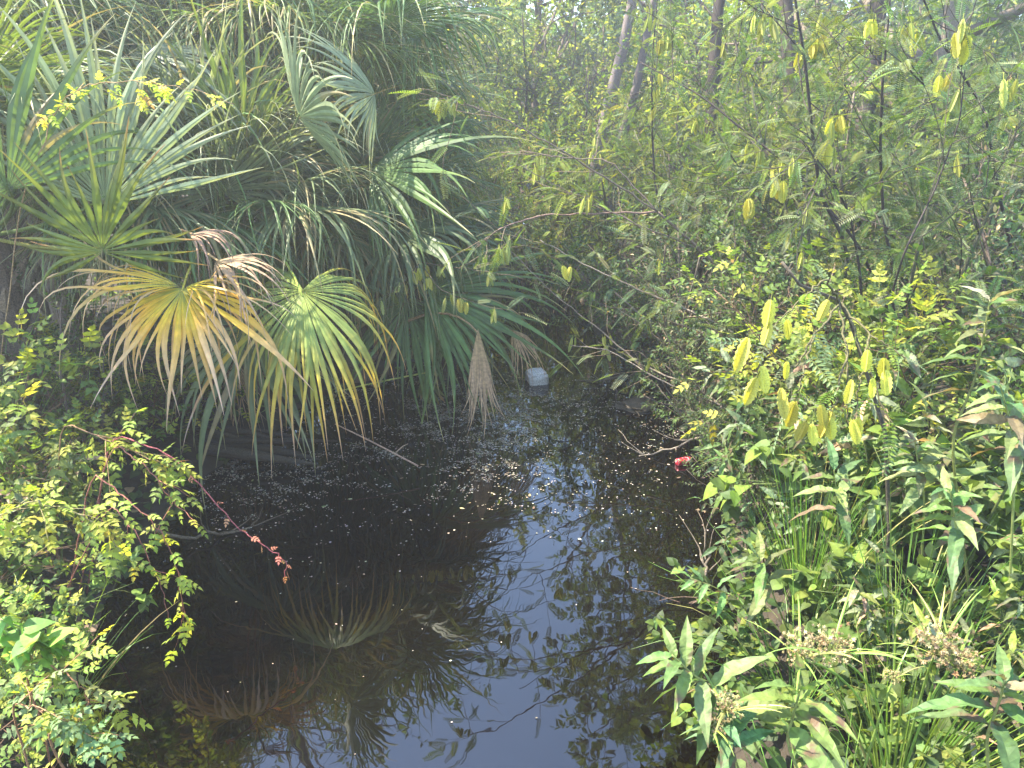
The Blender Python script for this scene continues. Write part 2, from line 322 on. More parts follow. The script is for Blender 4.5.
def palm(label, x, y, H, n, seed, pals, wts, L=1.0, elmin=-25, elmax=85, pet=.95, azr=(0, 360), camel=35):
    rs = np.random.RandomState(seed); z0 = gz(x, y)-.03
    t = thing('sabal_palm', label, 'palm', (x, y, z0), 'fan palms crowded on the left bank')
    mb = MB(); pts = np.array([(0, 0, -.05), (.02, 0, H*.5), (0, .03, H)]); pts = bez(pts[0], pts[1], pts[2], 10); mb.tube(pts, np.linspace(.16, .12, 10)*(1+.08*rs.randn(10)), (.12, .09, .065), 12)
    for i in range(26):   # old leaf boots
        a = i*2.4; zz = H*(.1+.9*i/26); d = V(cos(a), sin(a), 1.4); b = V(cos(a)*.11, sin(a)*.11, zz-.05); mb.tube(np.array([b, b+nrm(d)*.11, b+nrm(d)*.2]), [.035, .028, .012], np.array((.16, .12, .08))*(.7+.6*rs.rand()), 5)
    link('trunk', mb.mesh('trunk', M_BARK, False), t)
    c = V(x, y, z0+H)
    for i in range(n):
        f = (i+.5)/n; el = R(elmax+(elmin-elmax)*f+8*rs.randn()); az = R(azr[0])+(i*2.39996 % (2*pi))*(azr[1]-azr[0])/360
        if sin(az) < -.25: el = max(el, R(camel))
        D = V(cos(az)*cos(el), sin(az)*cos(el), sin(el)); pl = pet*(.75+.4*rs.rand())
        hub = c+D*pl+V(0, 0, -.05*pl); bend_ = .25+.35*f
        ax = nrm(D+V(0, 0, -bend_)*.8+rs.randn(3)*.14); up = nrm(V(0, 0, 1)+V(cos(az), sin(az), 0)*(.9 if el > .9 else -.05)*-1+rs.randn(3)*.22)
        if el > R(55): up = nrm(-V(cos(az), sin(az), 0)+V(0, 0, .3)+rs.randn(3)*.2)
        add_frond(t, hub, ax, up, L*(.85+.3*rs.rand()), R(200+50*rs.rand()), int(58+rs.randint(18)), .35+.85*f+.35*rs.rand(), pals[rs.choice(len(pals), p=np.array(wts)/sum(wts))], petiole_from=c-V(0, 0, .1), dry=.08+.14*f, fuse=.28+.14*rs.rand())
    return t, c

palmA, cA = palm('blue-green fan palm nearest the left edge, arching above the yellow-lit pepper vine', -3.35, 4.9, 1.5, 26, 1, ['blue', 'silver', 'green', 'lime'], [4, 2, 3, 1], L=1.0, elmin=10, camel=62)
palmB, cB = palm('fan palm whose orange-gold dying frond and long yellowing frond hang over the water', -2.35, 6.3, 1.15, 30, 2, ['blue', 'green', 'dark', 'silver'], [5, 3, 2, 1.5], L=1.1, elmin=-10)
palmC, cC = palm('fan palm leaning furthest over the creek with dead brown fronds dangling to the water', -1.55, 7.25, 1.0, 28, 3, ['green', 'blue', 'dark', 'lime'], [4, 3, 2, 1.2], L=1.1, elmin=0)
palmD, cD = palm('tall dark-hearted fan palm filling the middle of the clump behind', -2.9, 7.9, 2.2, 32, 4, ['dark', 'blue', 'green'], [3, 4, 3], L=1.2, pet=1.15)
palmE, cE = palm('tallest fan palm at the back left, cut by the top of the frame', -4.7, 7.4, 2.6, 32, 5, ['blue', 'green', 'silver'], [4, 3, 3], L=1.2, pet=1.15)
palmF, cF = palm('pale yellow-green fan palm at the clump\'s right rear, thin tips against the shrubs', -1.7, 8.9, 1.7, 28, 6, ['green', 'lime', 'blue'], [4, 3, 2], L=1.15, pet=1.05)

palm('yellow-green fan palm high at the right shoulder of the clump', -1.75, 8.0, 2.35, 26, 7, ['green', 'silver', 'lime'], [4, 3, 2], L=1.15, pet=1.1)
palm('fan palm packed in behind the silvery upright fan', -3.75, 6.3, 2.3, 26, 8, ['silver', 'green', 'blue'], [3, 3, 3], L=1.1, pet=1.0)
# fronds that can be recognised one by one
H = at(103, 252, 3.9); add_frond(palmA, H, (.02, -.25, 1), (.1, -1, .15), .56, R(235), 24, .02, 'olive', cA, 'stiff olive-yellow fan standing upright above the orange frond', fuse=.42, dry=0, hubbend=0, pcol=(.2, .2, .04))
H = at(106, 205, 4.3); add_frond(palmA, H, (.02, -.05, 1), (.1, -1, .35), .98, R(150), 30, .10, 'silver', cA, 'broad silvery blue-green fan held upright', fuse=.5, dry=0, hubbend=.1)
H = at(10, 190, 3.9); add_frond(palmA, H, (-.3, -.3, .6), (.1, -1, .35), .95, R(220), 32, .35, 'green', cA, fuse=.4)
H = at(183, 288, 4.5); add_frond(palmB, H, (.1, -.7, -.3), (.05, -.5, 1), .82, R(215), 40, 1.9, 'gold', cB, 'dying gold frond with pinkish-tan drooping tips', fuse=.44, dry=.12, pcol=(.42, .36, .06), wmul=1.1, mess=.11)
add_frond(palmB, H+V(-.02, 0, .01), (-.85, -.35, .45), (.1, -.2, 1), .80, R(85), 17, 2.1, 'gold', None, fuse=.40, dry=.4, mess=.12)
add_frond(palmB, H+V(.02, 0, .01), (.85, -.4, .30), (-.1, -.2, 1), .72, R(80), 17, 1.7, 'gold', None, fuse=.30, dry=.6, mess=.13)
H = at(215, 262, 4.6); add_frond(palmB, H, (.9, -.3, .15), (0, -.3, 1), .62, R(120), 16, 1.5, 'brown', cB, 'withered pinkish-brown frond', fuse=.3, dry=0)
H = at(190, 235, 4.45); add_frond(palmB, H, (.9, -.3, .25), (0, -.3, 1), .42, R(90), 13, 1.7, 'brown', cB, fuse=.3, dry=0)
H = at(303, 290, 5.0); add_frond(palmB, H, (.06, -.60, -.5), (.05, -.6, .9), 1.05, R(280), 64, 2.6, 'turn', cB, 'long fan turning yellow to orange at its tips, trailing down to the water', fuse=.40, dry=.08, pcol=(.3, .34, .06), lat=.62, mess=.06)
H = at(250, 325, 5.1); add_frond(palmB, H, (-.1, -.5, -.5), (.05, -.6, 1), 1.0, R(200), 34, 1.0, 'blue', cB, fuse=.4)
H = at(300, 118, 5.6); add_frond(palmB, H, (.1, -.5, .5), (-.2, -.8, .5), .8, R(260), 38, .9, 'silver', cB, 'folded grey-green fan with drooping finger tips', fuse=.5)
H = at(375, 95, 6.4); add_frond(palmC, H, (-.3, -.6, .4), (.1, -.7, .6), .75, R(200), 34, .5, 'silver', cC, fuse=.45)
H = at(398, 235, 6.3); add_frond(palmC, H, (.35, -.55, .1), (-.2, -.3, 1), 1.0, R(240), 40, 1.3, 'dark', cC, 'dark glossy fan arching over and shedding pale tips', fuse=.45)
H = at(372, 175, 6.4); add_frond(palmC, H, (.7, -.3, .45), (-.2, -.5, .8), 1.15, R(210), 38, .95, 'green', cC, fuse=.42)
H = at(425, 292, 6.35); add_frond(palmC, H, (.95, -.15, .0), (0, -.75, .7), 1.30, R(165), 36, .42, 'green', cC, 'wide flat fan reaching right, low across the channel', fuse=.42)
H = at(408, 300, 6.5); add_frond(palmC, H, (-.1, -.4, -.6), (0, -.8, .6), .95, R(190), 32, .8, 'green', cC, fuse=.4)
H = at(445, 300, 6.6); add_frond(palmC, H, (.3, -.35, -.55), (0, -.7, .6), .95, R(170), 30, .6, 'blue', cC, fuse=.4)
H = at(478, 328, 6.0); add_frond(palmC, H, (.03, -.12, -1), (0, -1, .1), .84, R(26), 26, .3, 'brown', at(380, 338, 6.6), 'dead brown frond hanging straight down like a broom', fuse=.55, dry=0, wmul=2.6, hubbend=0, mess=.05)
H = at(512, 330, 6.3); add_frond(palmC, H, (.45, -.2, -.55), (0, -.8, .6), .5, R(75), 16, 1.7, 'brown', at(400, 335, 6.7), 'small withered grey-brown frond', fuse=.35, dry=0)
H = at(425, 372, 6.6); add_frond(palmC, H, (.05, -.2, -1), (-.5, -1, .1), .42, R(60), 8, .2, 'olive', cC, fuse=.8, dry=.5)
H = at(235, 360, 5.6); add_frond(palmB, H, (.0, -.3, -1), (0, -1, .1), .6, R(70), 22, .4, 'brown', cB, fuse=.3, dry=0)
H = at(245, 140, 6.0); add_frond(palmB, H, (-.3, -.4, .8), (.2, -1, .3), 1.0, R(170), 30, .3, 'lime', cB, fuse=.4)

# ---------------------------------------------------------------- ground and water
def ground():
    xs = np.concatenate([np.linspace(-160, -14, 22), np.linspace(-13, 13, 131), np.linspace(14, 160, 22)])
    ys = np.concatenate([np.linspace(-60, -5, 10), np.linspace(-4, 22, 131), np.linspace(24, 220, 24)])
    X, Y = np.meshgrid(xs, ys); Z = ground_z(X, Y); v = np.stack([X, Y, Z], -1).reshape(-1, 3); n = len(xs)
    i = (np.arange(len(ys)-1)[:, None]*n+np.arange(n-1)[None]).ravel(); q = np.stack([i, i+1, i+n+1, i+n], 1)
    m, N, L = newmat('leaf_litter_soil'); p = N.new('ShaderNodeBsdfPrincipled'); p.inputs['Roughness'].default_value = .95
    tc = N.new('ShaderNodeTexCoord'); no = N.new('ShaderNodeTexNoise'); no.inputs['Scale'].default_value = 9; no.inputs['Detail'].default_value = 8; L.new(tc.outputs['Object'], no.inputs['Vector'])
    cr = N.new('ShaderNodeValToRGB'); cr.color_ramp.elements[0].color = (.02, .015, .009, 1); cr.color_ramp.elements[1].color = (.045, .032, .018, 1); cr.color_ramp.elements[0].position = .35; cr.color_ramp.elements[1].position = .7
    L.new(no.outputs['Fac'], cr.inputs[0]); L.new(cr.outputs[0], p.inputs['Base Color'])
    bp = N.new('ShaderNodeBump'); bp.inputs['Strength'].default_value = .8; bp.inputs['Distance'].default_value = .05; L.new(no.outputs['Fac'], bp.inputs['Height']); L.new(bp.outputs[0], p.inputs['Normal'])
    o = N.new('ShaderNodeOutputMaterial'); L.new(p.outputs[0], o.inputs[0])
    mb = MB(); mb.add(v, [q], (.1, .1, .1)); tag(link('ground', mb.mesh('ground', m, True)), kind='structure')
ground()
def water():
    m, N, L = newmat('dark_tannin_water'); p = N.new('ShaderNodeBsdfPrincipled'); p.inputs['Roughness'].default_value = .015; p.inputs['IOR'].default_value = 1.7
    tc = N.new('ShaderNodeTexCoord'); no = N.new('ShaderNodeTexNoise'); no.inputs['Scale'].default_value = 1.4; no.inputs['Detail'].default_value = 4; L.new(tc.outputs['Object'], no.inputs['Vector'])
    cr = N.new('ShaderNodeValToRGB'); cr.color_ramp.elements[0].color = (.0006, .0004, .0003, 1); cr.color_ramp.elements[1].color = (.003, .0016, .0008, 1); L.new(no.outputs['Fac'], cr.inputs[0]); L.new(cr.outputs[0], p.inputs['Base Color'])
    n2 = N.new('ShaderNodeTexNoise'); n2.inputs['Scale'].default_value = 5; n2.inputs['Detail'].default_value = 2; L.new(tc.outputs['Object'], n2.inputs['Vector'])
    bp = N.new('ShaderNodeBump'); bp.inputs['Strength'].default_value = .035; bp.inputs['Distance'].default_value = .02; L.new(n2.outputs['Fac'], bp.inputs['Height']); L.new(bp.outputs[0], p.inputs['Normal'])
    o = N.new('ShaderNodeOutputMaterial'); L.new(p.outputs[0], o.inputs[0])
    mb = MB(); mb.add([(-5, -4, 0), (4, -4, 0), (4, 24, 0), (-5, 24, 0)], [[(0, 1, 2, 3)]], (.1, .1, .1)); tag(link('water', mb.mesh('water', m)), kind='structure')
water()
def specks():
    rs = RS; n = 230000; x = rs.uniform(-2.6, 1.8, n); y = rs.uniform(1.8, 9.5, n)
    l = np.interp(y, YK, LK); r = np.interp(y, YK, RK)
    swirl = np.sin(x*2.1+np.sin(y*1.3)*1.6)+.7*np.sin(y*2.9+x*1.2+1.)+.6*np.sin(x*5.3-y*3.1)+.4*np.sin(x*9+y*11)
    band = np.exp(-((y-6.2)/1.0)**2)*1.0
    centre = 1-.65*np.exp(-((x-.15-.05*y)/.35)**2)
    pr = (.0025+band*2.0*np.clip(.45+.4*swirl, 0.04, 1.2)*(.12+.88/(1+np.exp((x-.2)/.2))))*centre; fine = np.sin(x*17+np.sin(y*9)*2)*np.sin(y*21+np.sin(x*7)*2.2); pr = pr*np.clip(.55+1.5*fine, .05, 2.2); k = (rs.rand(n) < pr) & (x > l+.02) & (x < r-.02)
    x, y = x[k], y[k]; n = len(x); s = (.0035+.005*rs.rand(n)**2+(rs.rand(n) < .01)*.006)*(.6+.09*y)
    T = dict(v=np.array([(cos(a)*(1+.35*sin(3*a)), sin(a)*.75, .0) for a in np.arange(6)*pi/3]), f=[np.arange(6)[None]], c=np.ones((6, 3)))
    a = rs.rand(n)*6.28; mb = MB(); mb.inst(T, np.stack([x, y, np.full(n, .004)], 1), np.stack([np.cos(a), np.sin(a), 0*a], 1), V(0, 0, 1), s, mixcols([(.34, .30, .24), (.24, .19, .13), (.13, .11, .07)], [4, 3, 1], n))
    m = 170; x = rs.uniform(-2, 1.5, m); y = 4.6+3*rs.rand(m)**1.3; l = np.interp(y, YK, LK); rr = np.interp(y, YK, RK); kk = (x > l)&(x < rr)&((x < .3)|(x > rr-.35)|(rs.rand(m) < .15)); x, y = x[kk], y[kk]; m = len(x)
    mb.inst(leafT([.25, .6], [.2, .18], .04, .0), np.stack([x, y, np.full(m, .006)], 1), nrm(np.stack([rs.randn(m), rs.randn(m), 0*x], 1)), V(0, 0, 1), .018+.03*rs.rand(m), mixcols([(.2, .13, .07), (.3, .24, .12), (.14, .16, .05), (.10, .07, .045)], [3, 2, 1, 3], m, rs))
    tag(link('floating_debris', mb.mesh('floating_debris', leafmat('pollen_flake', rough=.8, trans=0, var=.05))), 'pale pollen flecks and leaf crumbs drifting on the dark water', 'debris', kind='stuff')
specks()

# ---------------------------------------------------------------- bank and thicket shrubs
S = put_shrub
G2 = 'shrubs of the far thicket'
# left bank
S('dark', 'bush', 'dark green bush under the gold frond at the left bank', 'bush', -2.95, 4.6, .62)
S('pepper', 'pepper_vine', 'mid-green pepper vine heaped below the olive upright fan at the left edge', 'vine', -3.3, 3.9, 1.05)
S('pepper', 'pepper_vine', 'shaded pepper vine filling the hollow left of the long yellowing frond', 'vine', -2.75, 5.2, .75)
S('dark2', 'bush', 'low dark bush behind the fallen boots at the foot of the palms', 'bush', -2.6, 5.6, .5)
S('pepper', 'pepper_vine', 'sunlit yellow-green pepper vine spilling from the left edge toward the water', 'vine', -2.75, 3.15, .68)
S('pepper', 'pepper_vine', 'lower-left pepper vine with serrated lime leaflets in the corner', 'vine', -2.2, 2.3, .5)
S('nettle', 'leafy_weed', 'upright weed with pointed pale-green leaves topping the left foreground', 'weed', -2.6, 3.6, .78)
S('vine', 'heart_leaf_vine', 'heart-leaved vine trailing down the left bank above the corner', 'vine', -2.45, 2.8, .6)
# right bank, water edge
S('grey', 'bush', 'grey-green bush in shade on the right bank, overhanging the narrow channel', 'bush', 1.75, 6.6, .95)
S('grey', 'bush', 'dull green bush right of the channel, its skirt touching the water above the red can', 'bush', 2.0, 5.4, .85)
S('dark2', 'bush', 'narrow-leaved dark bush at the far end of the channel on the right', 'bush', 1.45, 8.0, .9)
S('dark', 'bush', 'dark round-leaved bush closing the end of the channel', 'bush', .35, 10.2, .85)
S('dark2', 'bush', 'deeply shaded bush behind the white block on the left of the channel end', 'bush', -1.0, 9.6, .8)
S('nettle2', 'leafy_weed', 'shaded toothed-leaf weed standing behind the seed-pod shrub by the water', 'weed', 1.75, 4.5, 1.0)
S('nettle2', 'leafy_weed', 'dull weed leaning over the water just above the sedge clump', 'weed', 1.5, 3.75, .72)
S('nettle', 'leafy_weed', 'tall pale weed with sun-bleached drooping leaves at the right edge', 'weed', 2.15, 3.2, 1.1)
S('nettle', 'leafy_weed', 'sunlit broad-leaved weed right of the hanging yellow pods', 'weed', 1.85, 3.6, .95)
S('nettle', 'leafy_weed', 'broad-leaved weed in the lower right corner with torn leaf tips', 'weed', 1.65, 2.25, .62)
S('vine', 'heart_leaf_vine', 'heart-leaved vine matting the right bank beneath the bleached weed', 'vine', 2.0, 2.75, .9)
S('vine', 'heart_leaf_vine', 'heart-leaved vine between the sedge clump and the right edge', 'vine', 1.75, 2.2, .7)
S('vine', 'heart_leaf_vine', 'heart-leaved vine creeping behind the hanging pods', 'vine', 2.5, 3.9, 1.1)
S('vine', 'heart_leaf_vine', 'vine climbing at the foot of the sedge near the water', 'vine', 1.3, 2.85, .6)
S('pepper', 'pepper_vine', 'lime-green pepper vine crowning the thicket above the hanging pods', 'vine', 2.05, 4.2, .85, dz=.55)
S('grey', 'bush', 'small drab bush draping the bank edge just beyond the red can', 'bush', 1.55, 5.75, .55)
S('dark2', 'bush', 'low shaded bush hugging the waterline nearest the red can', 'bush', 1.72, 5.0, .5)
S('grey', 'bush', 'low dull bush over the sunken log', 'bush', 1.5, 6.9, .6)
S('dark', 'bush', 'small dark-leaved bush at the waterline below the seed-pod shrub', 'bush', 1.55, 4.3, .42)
# right thicket
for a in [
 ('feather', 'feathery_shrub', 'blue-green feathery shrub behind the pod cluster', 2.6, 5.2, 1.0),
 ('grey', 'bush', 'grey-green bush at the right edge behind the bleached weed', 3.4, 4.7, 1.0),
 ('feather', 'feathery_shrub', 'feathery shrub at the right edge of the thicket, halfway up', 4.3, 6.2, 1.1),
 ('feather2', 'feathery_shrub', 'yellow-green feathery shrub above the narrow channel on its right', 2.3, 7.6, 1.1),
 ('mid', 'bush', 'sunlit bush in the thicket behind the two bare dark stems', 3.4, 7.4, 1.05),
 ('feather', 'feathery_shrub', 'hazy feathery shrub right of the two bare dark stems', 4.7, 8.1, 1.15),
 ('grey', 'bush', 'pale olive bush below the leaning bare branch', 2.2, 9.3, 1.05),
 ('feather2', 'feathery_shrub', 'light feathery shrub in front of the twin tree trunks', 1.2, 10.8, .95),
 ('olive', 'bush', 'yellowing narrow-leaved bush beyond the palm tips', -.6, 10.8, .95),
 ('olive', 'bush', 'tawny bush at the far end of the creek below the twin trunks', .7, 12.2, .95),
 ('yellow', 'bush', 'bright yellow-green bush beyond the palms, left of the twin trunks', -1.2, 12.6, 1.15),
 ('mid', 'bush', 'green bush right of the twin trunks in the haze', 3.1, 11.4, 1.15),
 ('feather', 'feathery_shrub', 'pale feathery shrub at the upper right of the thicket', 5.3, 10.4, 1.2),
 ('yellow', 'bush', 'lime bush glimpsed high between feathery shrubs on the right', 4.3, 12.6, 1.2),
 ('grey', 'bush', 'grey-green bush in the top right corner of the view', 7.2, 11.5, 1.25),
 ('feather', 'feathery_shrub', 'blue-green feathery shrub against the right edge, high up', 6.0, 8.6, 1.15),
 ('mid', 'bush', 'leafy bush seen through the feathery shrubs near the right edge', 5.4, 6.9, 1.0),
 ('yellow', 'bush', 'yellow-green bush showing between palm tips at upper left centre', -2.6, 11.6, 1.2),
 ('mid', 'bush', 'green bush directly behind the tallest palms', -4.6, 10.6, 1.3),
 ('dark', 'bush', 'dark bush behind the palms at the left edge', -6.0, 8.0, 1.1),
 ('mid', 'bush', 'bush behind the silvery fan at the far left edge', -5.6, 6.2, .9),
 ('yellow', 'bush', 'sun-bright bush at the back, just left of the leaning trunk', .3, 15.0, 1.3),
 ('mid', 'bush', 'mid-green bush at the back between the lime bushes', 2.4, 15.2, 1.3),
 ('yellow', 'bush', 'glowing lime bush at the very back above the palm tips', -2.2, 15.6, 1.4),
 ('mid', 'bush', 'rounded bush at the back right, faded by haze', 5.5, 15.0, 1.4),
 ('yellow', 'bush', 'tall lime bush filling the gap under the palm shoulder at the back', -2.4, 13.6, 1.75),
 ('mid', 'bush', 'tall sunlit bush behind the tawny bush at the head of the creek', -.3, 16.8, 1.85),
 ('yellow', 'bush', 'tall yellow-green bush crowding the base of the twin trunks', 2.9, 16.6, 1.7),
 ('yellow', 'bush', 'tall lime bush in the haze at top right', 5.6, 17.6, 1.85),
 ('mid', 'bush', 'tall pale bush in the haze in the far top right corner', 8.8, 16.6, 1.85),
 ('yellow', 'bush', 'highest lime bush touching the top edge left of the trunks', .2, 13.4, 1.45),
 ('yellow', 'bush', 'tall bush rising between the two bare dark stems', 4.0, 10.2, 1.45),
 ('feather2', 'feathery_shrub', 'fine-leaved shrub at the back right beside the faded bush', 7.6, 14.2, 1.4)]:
    S(a[0], a[1], a[2], a[1].replace('_', ' '), a[3], a[4], a[5], group=G2)

# ---------------------------------------------------------------- trees
put_tree('trunky', 'twin_trunk_tree', 'leaning grey-barked tree, the thicker of the twin trunks at top centre', 1.15, 13.6, 1.0)
put_tree('trunky', 'slender_tree', 'thinner darker trunk just right of the leaning grey one', 1.6, 13.9, .8, rz=.15)
put_tree('yellow', 'young_tree', 'bright lime-leaved tree rising behind the palm tips', -1.9, 17.5, 1.0, 1.)
put_tree('yellow', 'young_tree', 'lime-leaved tree filling the gap left of the twin trunks', .6, 19.0, 1.05, 2.4)
put_tree('yellow', 'young_tree', 'yellow-green tree in the haze right of the twin trunks', 4.4, 17.5, .95, 4.)
put_tree('broad', 'broad_tree', 'large dark tree behind the palms whose crown blackens the left reflection', -4.6, 10.4, 1.05, .7)
put_tree('broad', 'broad_tree', 'large tree rising out of frame behind the middle palms', -6.4, 13.5, 1.1, 2.7)
put_tree('lacy', 'lacy_tree', 'thin-limbed tree on the right bank whose trunk mirrors in the blue water', 2.4, 9.7, .95, 1.4)
put_tree('lacy', 'lacy_tree', 'open-crowned tree over the right thicket, mirrored as dark leaf clumps', 3.9, 9.0, 1.15, 1.2)
put_tree('broad', 'broad_tree', 'shade tree at the right of the thicket darkening the right reflection', 4.9, 9.6, .9, 4.4)
put_tree('lacy', 'lacy_tree', 'narrow dark tree whose leafy top mirrors low in the middle of the pool', 3.0, 7.9, .92, 1.9)
put_tree('lacy', 'lacy_tree', 'slim tree leaning in from the far right of the thicket', 5.8, 7.0, 1.05, 2.2)
def woods():
    mb = MB(); rs = np.random.RandomState(5); n = 420
    for ring, y0 in ((0, 22), (1, 27)):
        for i in range(30):
            x = -24+48*(i+rs.rand())/30; y = y0+3*rs.rand()+abs(x)*.0; h = 5.5+2.5*rs.rand(); z = gz(x, y)
            m = 2400; c = V(x, y, z+h*.5); p = rs.randn(m, 3); p = nrm(p)*(rs.rand(m, 1)**.4); nz = .75+.35*np.sin(p[:, :1]*6+i)*np.sin(p[:, 2:]*7+i*2)
            P = c+p*nz*V(1.9, 1.9, h*.55); col = [G_LIT, G_YEL, G_MID] if rs.rand() < .55 else [G_MID, G_BLUE, G_LIT]
            mb.inst(T_SM, P, nrm(rs.randn(m, 3)+p), V(0, 0, 1)+rs.randn(m, 3)*.6, .27*(.7+.6*rs.rand(m)), mixcols(col, [4, 3, 2], m, rs))
            mb.tube(bend(rs, V(x, y, z-.2), V(0, 0, 1), h*.6, 5, .05, 0), np.linspace(.14, .05, 6), BARK, 5)
    tag(link('woods', mb.mesh('woods', M_LEAF)), 'hazy wall of woodland closing the view', 'woodland', kind='stuff')
woods()
def cover():
    """low creeping leaves over both banks"""
    mb = MB(); rs = np.random.RandomState(8); n = 26000
    x = rs.uniform(-6, 6.5, n); y = rs.uniform(1.6, 14, n); l = np.interp(y, YK, LK); r = np.interp(y, YK, RK); o = np.maximum(l-x, x-r); k = (o > -.05)&(rs.rand(n) < .9*np.exp(-np.maximum(0, y-5)/5)+.1); x, y, o = x[k], y[k], o[k]; n = len(x)
    z = ground_z(x, y)+.02+.16*rs.rand(n)*np.clip(o*4, .1, 1)
    mb.inst(T_HEART, np.stack([x, y, z], 1), nrm(np.stack([rs.randn(n), rs.randn(n), -.2*np.ones(n)], 1)), V(0, 0, 1)+rs.randn(n, 3)*.4, .05+.03*rs.rand(n), mixcols([G_DARK, G_MID, G_LIT, TAN], [4, 4, 1, .5], n, rs))
    tag(link('ground_cover', mb.mesh('ground_cover', M_LEAF)), 'low creeping leaves matting both banks', 'ground cover', kind='stuff')
cover()

# ---------------------------------------------------------------- hero branches, pods
def path(px, r0, r1, n=None):
    P = np.array([at(*p) for p in px]); t = np.linspace(0, len(P)-1, n or 6*len(P)); i = np.arange(len(P))
    # smooth the corners a little
    Q = np.stack([np.interp(t, i, P[:, k]) for k in range(3)], 1); Q[1:-1] = (Q[:-2]+2*Q[1:-1]+Q[2:])/4
    rs = RS; Q[1:-1] += rs.randn(len(Q)-2, 3)*.004; return Q, np.linspace(r0, r1, len(Q))
def podmesh():
    mb = MB(); ns = 13; t = np.linspace(0, 1, ns)
    prof = np.sin(pi*np.clip(t*.96+.02, 0, 1))**.45
    for a in range(4):
        an = a*pi/2; u = V(cos(an), sin(an), 0); s_ = V(-sin(an), cos(an), 0)
        vs = []
        for i in range(ns):
            w = .23*prof[i]*(1+.10*(-1)**i); vs += [V(0, 0, -t[i])+s_*.018, V(0, 0, -t[i])+u*w, V(0, 0, -t[i])-s_*.018]
        i = np.arange(ns-1)*3; mb.add(vs, [np.concatenate([np.stack([i, i+1, i+4, i+3], 1), np.stack([i+1, i+2, i+5, i+4], 1)])], (.56, .53, .12))
    mb.tube(np.array([(0, 0, 0), (.01, 0, .12), (.0, 0, .25)]), .02, (.2, .2, .06), 4)
    return mb.mesh('pod', M_LEAF)
def podcol(c):
    m = POD.copy(); a = m.attributes['Col']; n = len(m.vertices); buf = np.tile(np.array([*c, 1.]), n).astype(np.float32); a.data.foreach_set('color', buf); return m
POD = podmesh(); POD2 = podcol((.40, .42, .14)); POD3 = podcol((.46, .46, .12))
def put_pod(root, p, L, parent=None, mesh=None):
    o = link('pod', mesh or POD, root, np.asarray(p)-np.array(root.location)); k_ = 1 if mesh is POD else .6; o.scale = (L*k_, L*k_, L); o.rotation_euler = (random.uniform(-.3, .3), random.uniform(-.3, .3), random.random()*3); return o

def cluster(root, q, L, mesh):
    for k in range(random.choice((2, 3, 3))):
        put_pod(root, np.asarray(q)+V(random.uniform(-.035, .035), random.uniform(-.03, .03), random.uniform(-.03, .0)), L*random.uniform(.8, 1.15), mesh=mesh)
# hero pod shrub on the right
B = V(1.75, 3.05, gz(1.75, 3.05)-.02)
pod_shrub = thing('seed_pod_shrub', 'shrub with winged yellow-green pods hanging in clusters in front of the right thicket', 'shrub', B)
mb = MB(); lm = MB(); rs = np.random.RandomState(3); tw = []
def pl(px, r0, r1, col=(.09, .065, .05), k=6, d=None):
    Q, r = path(px, r0, r1); mb.tube(Q-B, r, col, k); return Q
def atb(p, *r): return p
main = np.array([B, B+V(-.05, -.02, .5), B+V(-.18, -.08, 1.0), at(850, 320, 2.95), at(838, 300, 2.9), at(800, 285, 2.85), at(782, 262, 2.85)])
mb.tube(main-B, np.linspace(.010, .005, 7), (.10, .085, .06), 7)
for px in [[(840, 302, 2.9), (815, 335, 2.75), (795, 370, 2.65), (770, 350, 2.6), (750, 345, 2.6)],
           [(838, 302, 2.9), (848, 350, 2.75), (846, 400, 2.65), (850, 435, 2.6)],
           [(815, 335, 2.75), (800, 380, 2.6), (790, 410, 2.55)],
           [(840, 302, 2.9), (870, 335, 2.75), (895, 350, 2.7), (905, 360, 2.7)],
           [(838, 302, 2.9), (825, 280, 2.8), (800, 300, 2.7), (770, 330, 2.65)],
           [(848, 350, 2.75), (835, 400, 2.6), (825, 425, 2.55)],
           [(870, 335, 2.75), (860, 380, 2.65), (856, 410, 2.6)],
           [(850, 320, 2.9), (880, 400, 2.7), (900, 440, 2.65)]]:
    tw.append(pl(px, .005, .0022, (.12, .11, .05), 5))
link('branch', mb.mesh('branch', M_BARK, True), pod_shrub)
leaves_on(lm, rs, [t-B for t in tw], T_PINL, .15, 5, [G_PALE, G_BLUE, G_LIT], [3, 3, 4], hang=.1, upj=.3)
link('foliage', lm.mesh('foliage', M_LEAF), pod_shrub)
for (x, y, l) in [(748, 338, 34), (771, 300, 26), (770, 322, 22), (757, 378, 30), (762, 366, 26), (787, 362, 18), (781, 388, 30), (795, 402, 32), (821, 405, 22), (806, 422, 24), (812, 424, 22), (832, 412, 30), (829, 416, 26), (853, 420, 26), (858, 418, 26), (884, 358, 24), (868, 350, 22), (852, 380, 24), (828, 300, 20), (886, 370, 24), (873, 378, 20), (787, 320, 20)]:
    d = 2.5; put_pod(pod_shrub, at(x, y, d), l/F*d*1.12, mesh=POD)

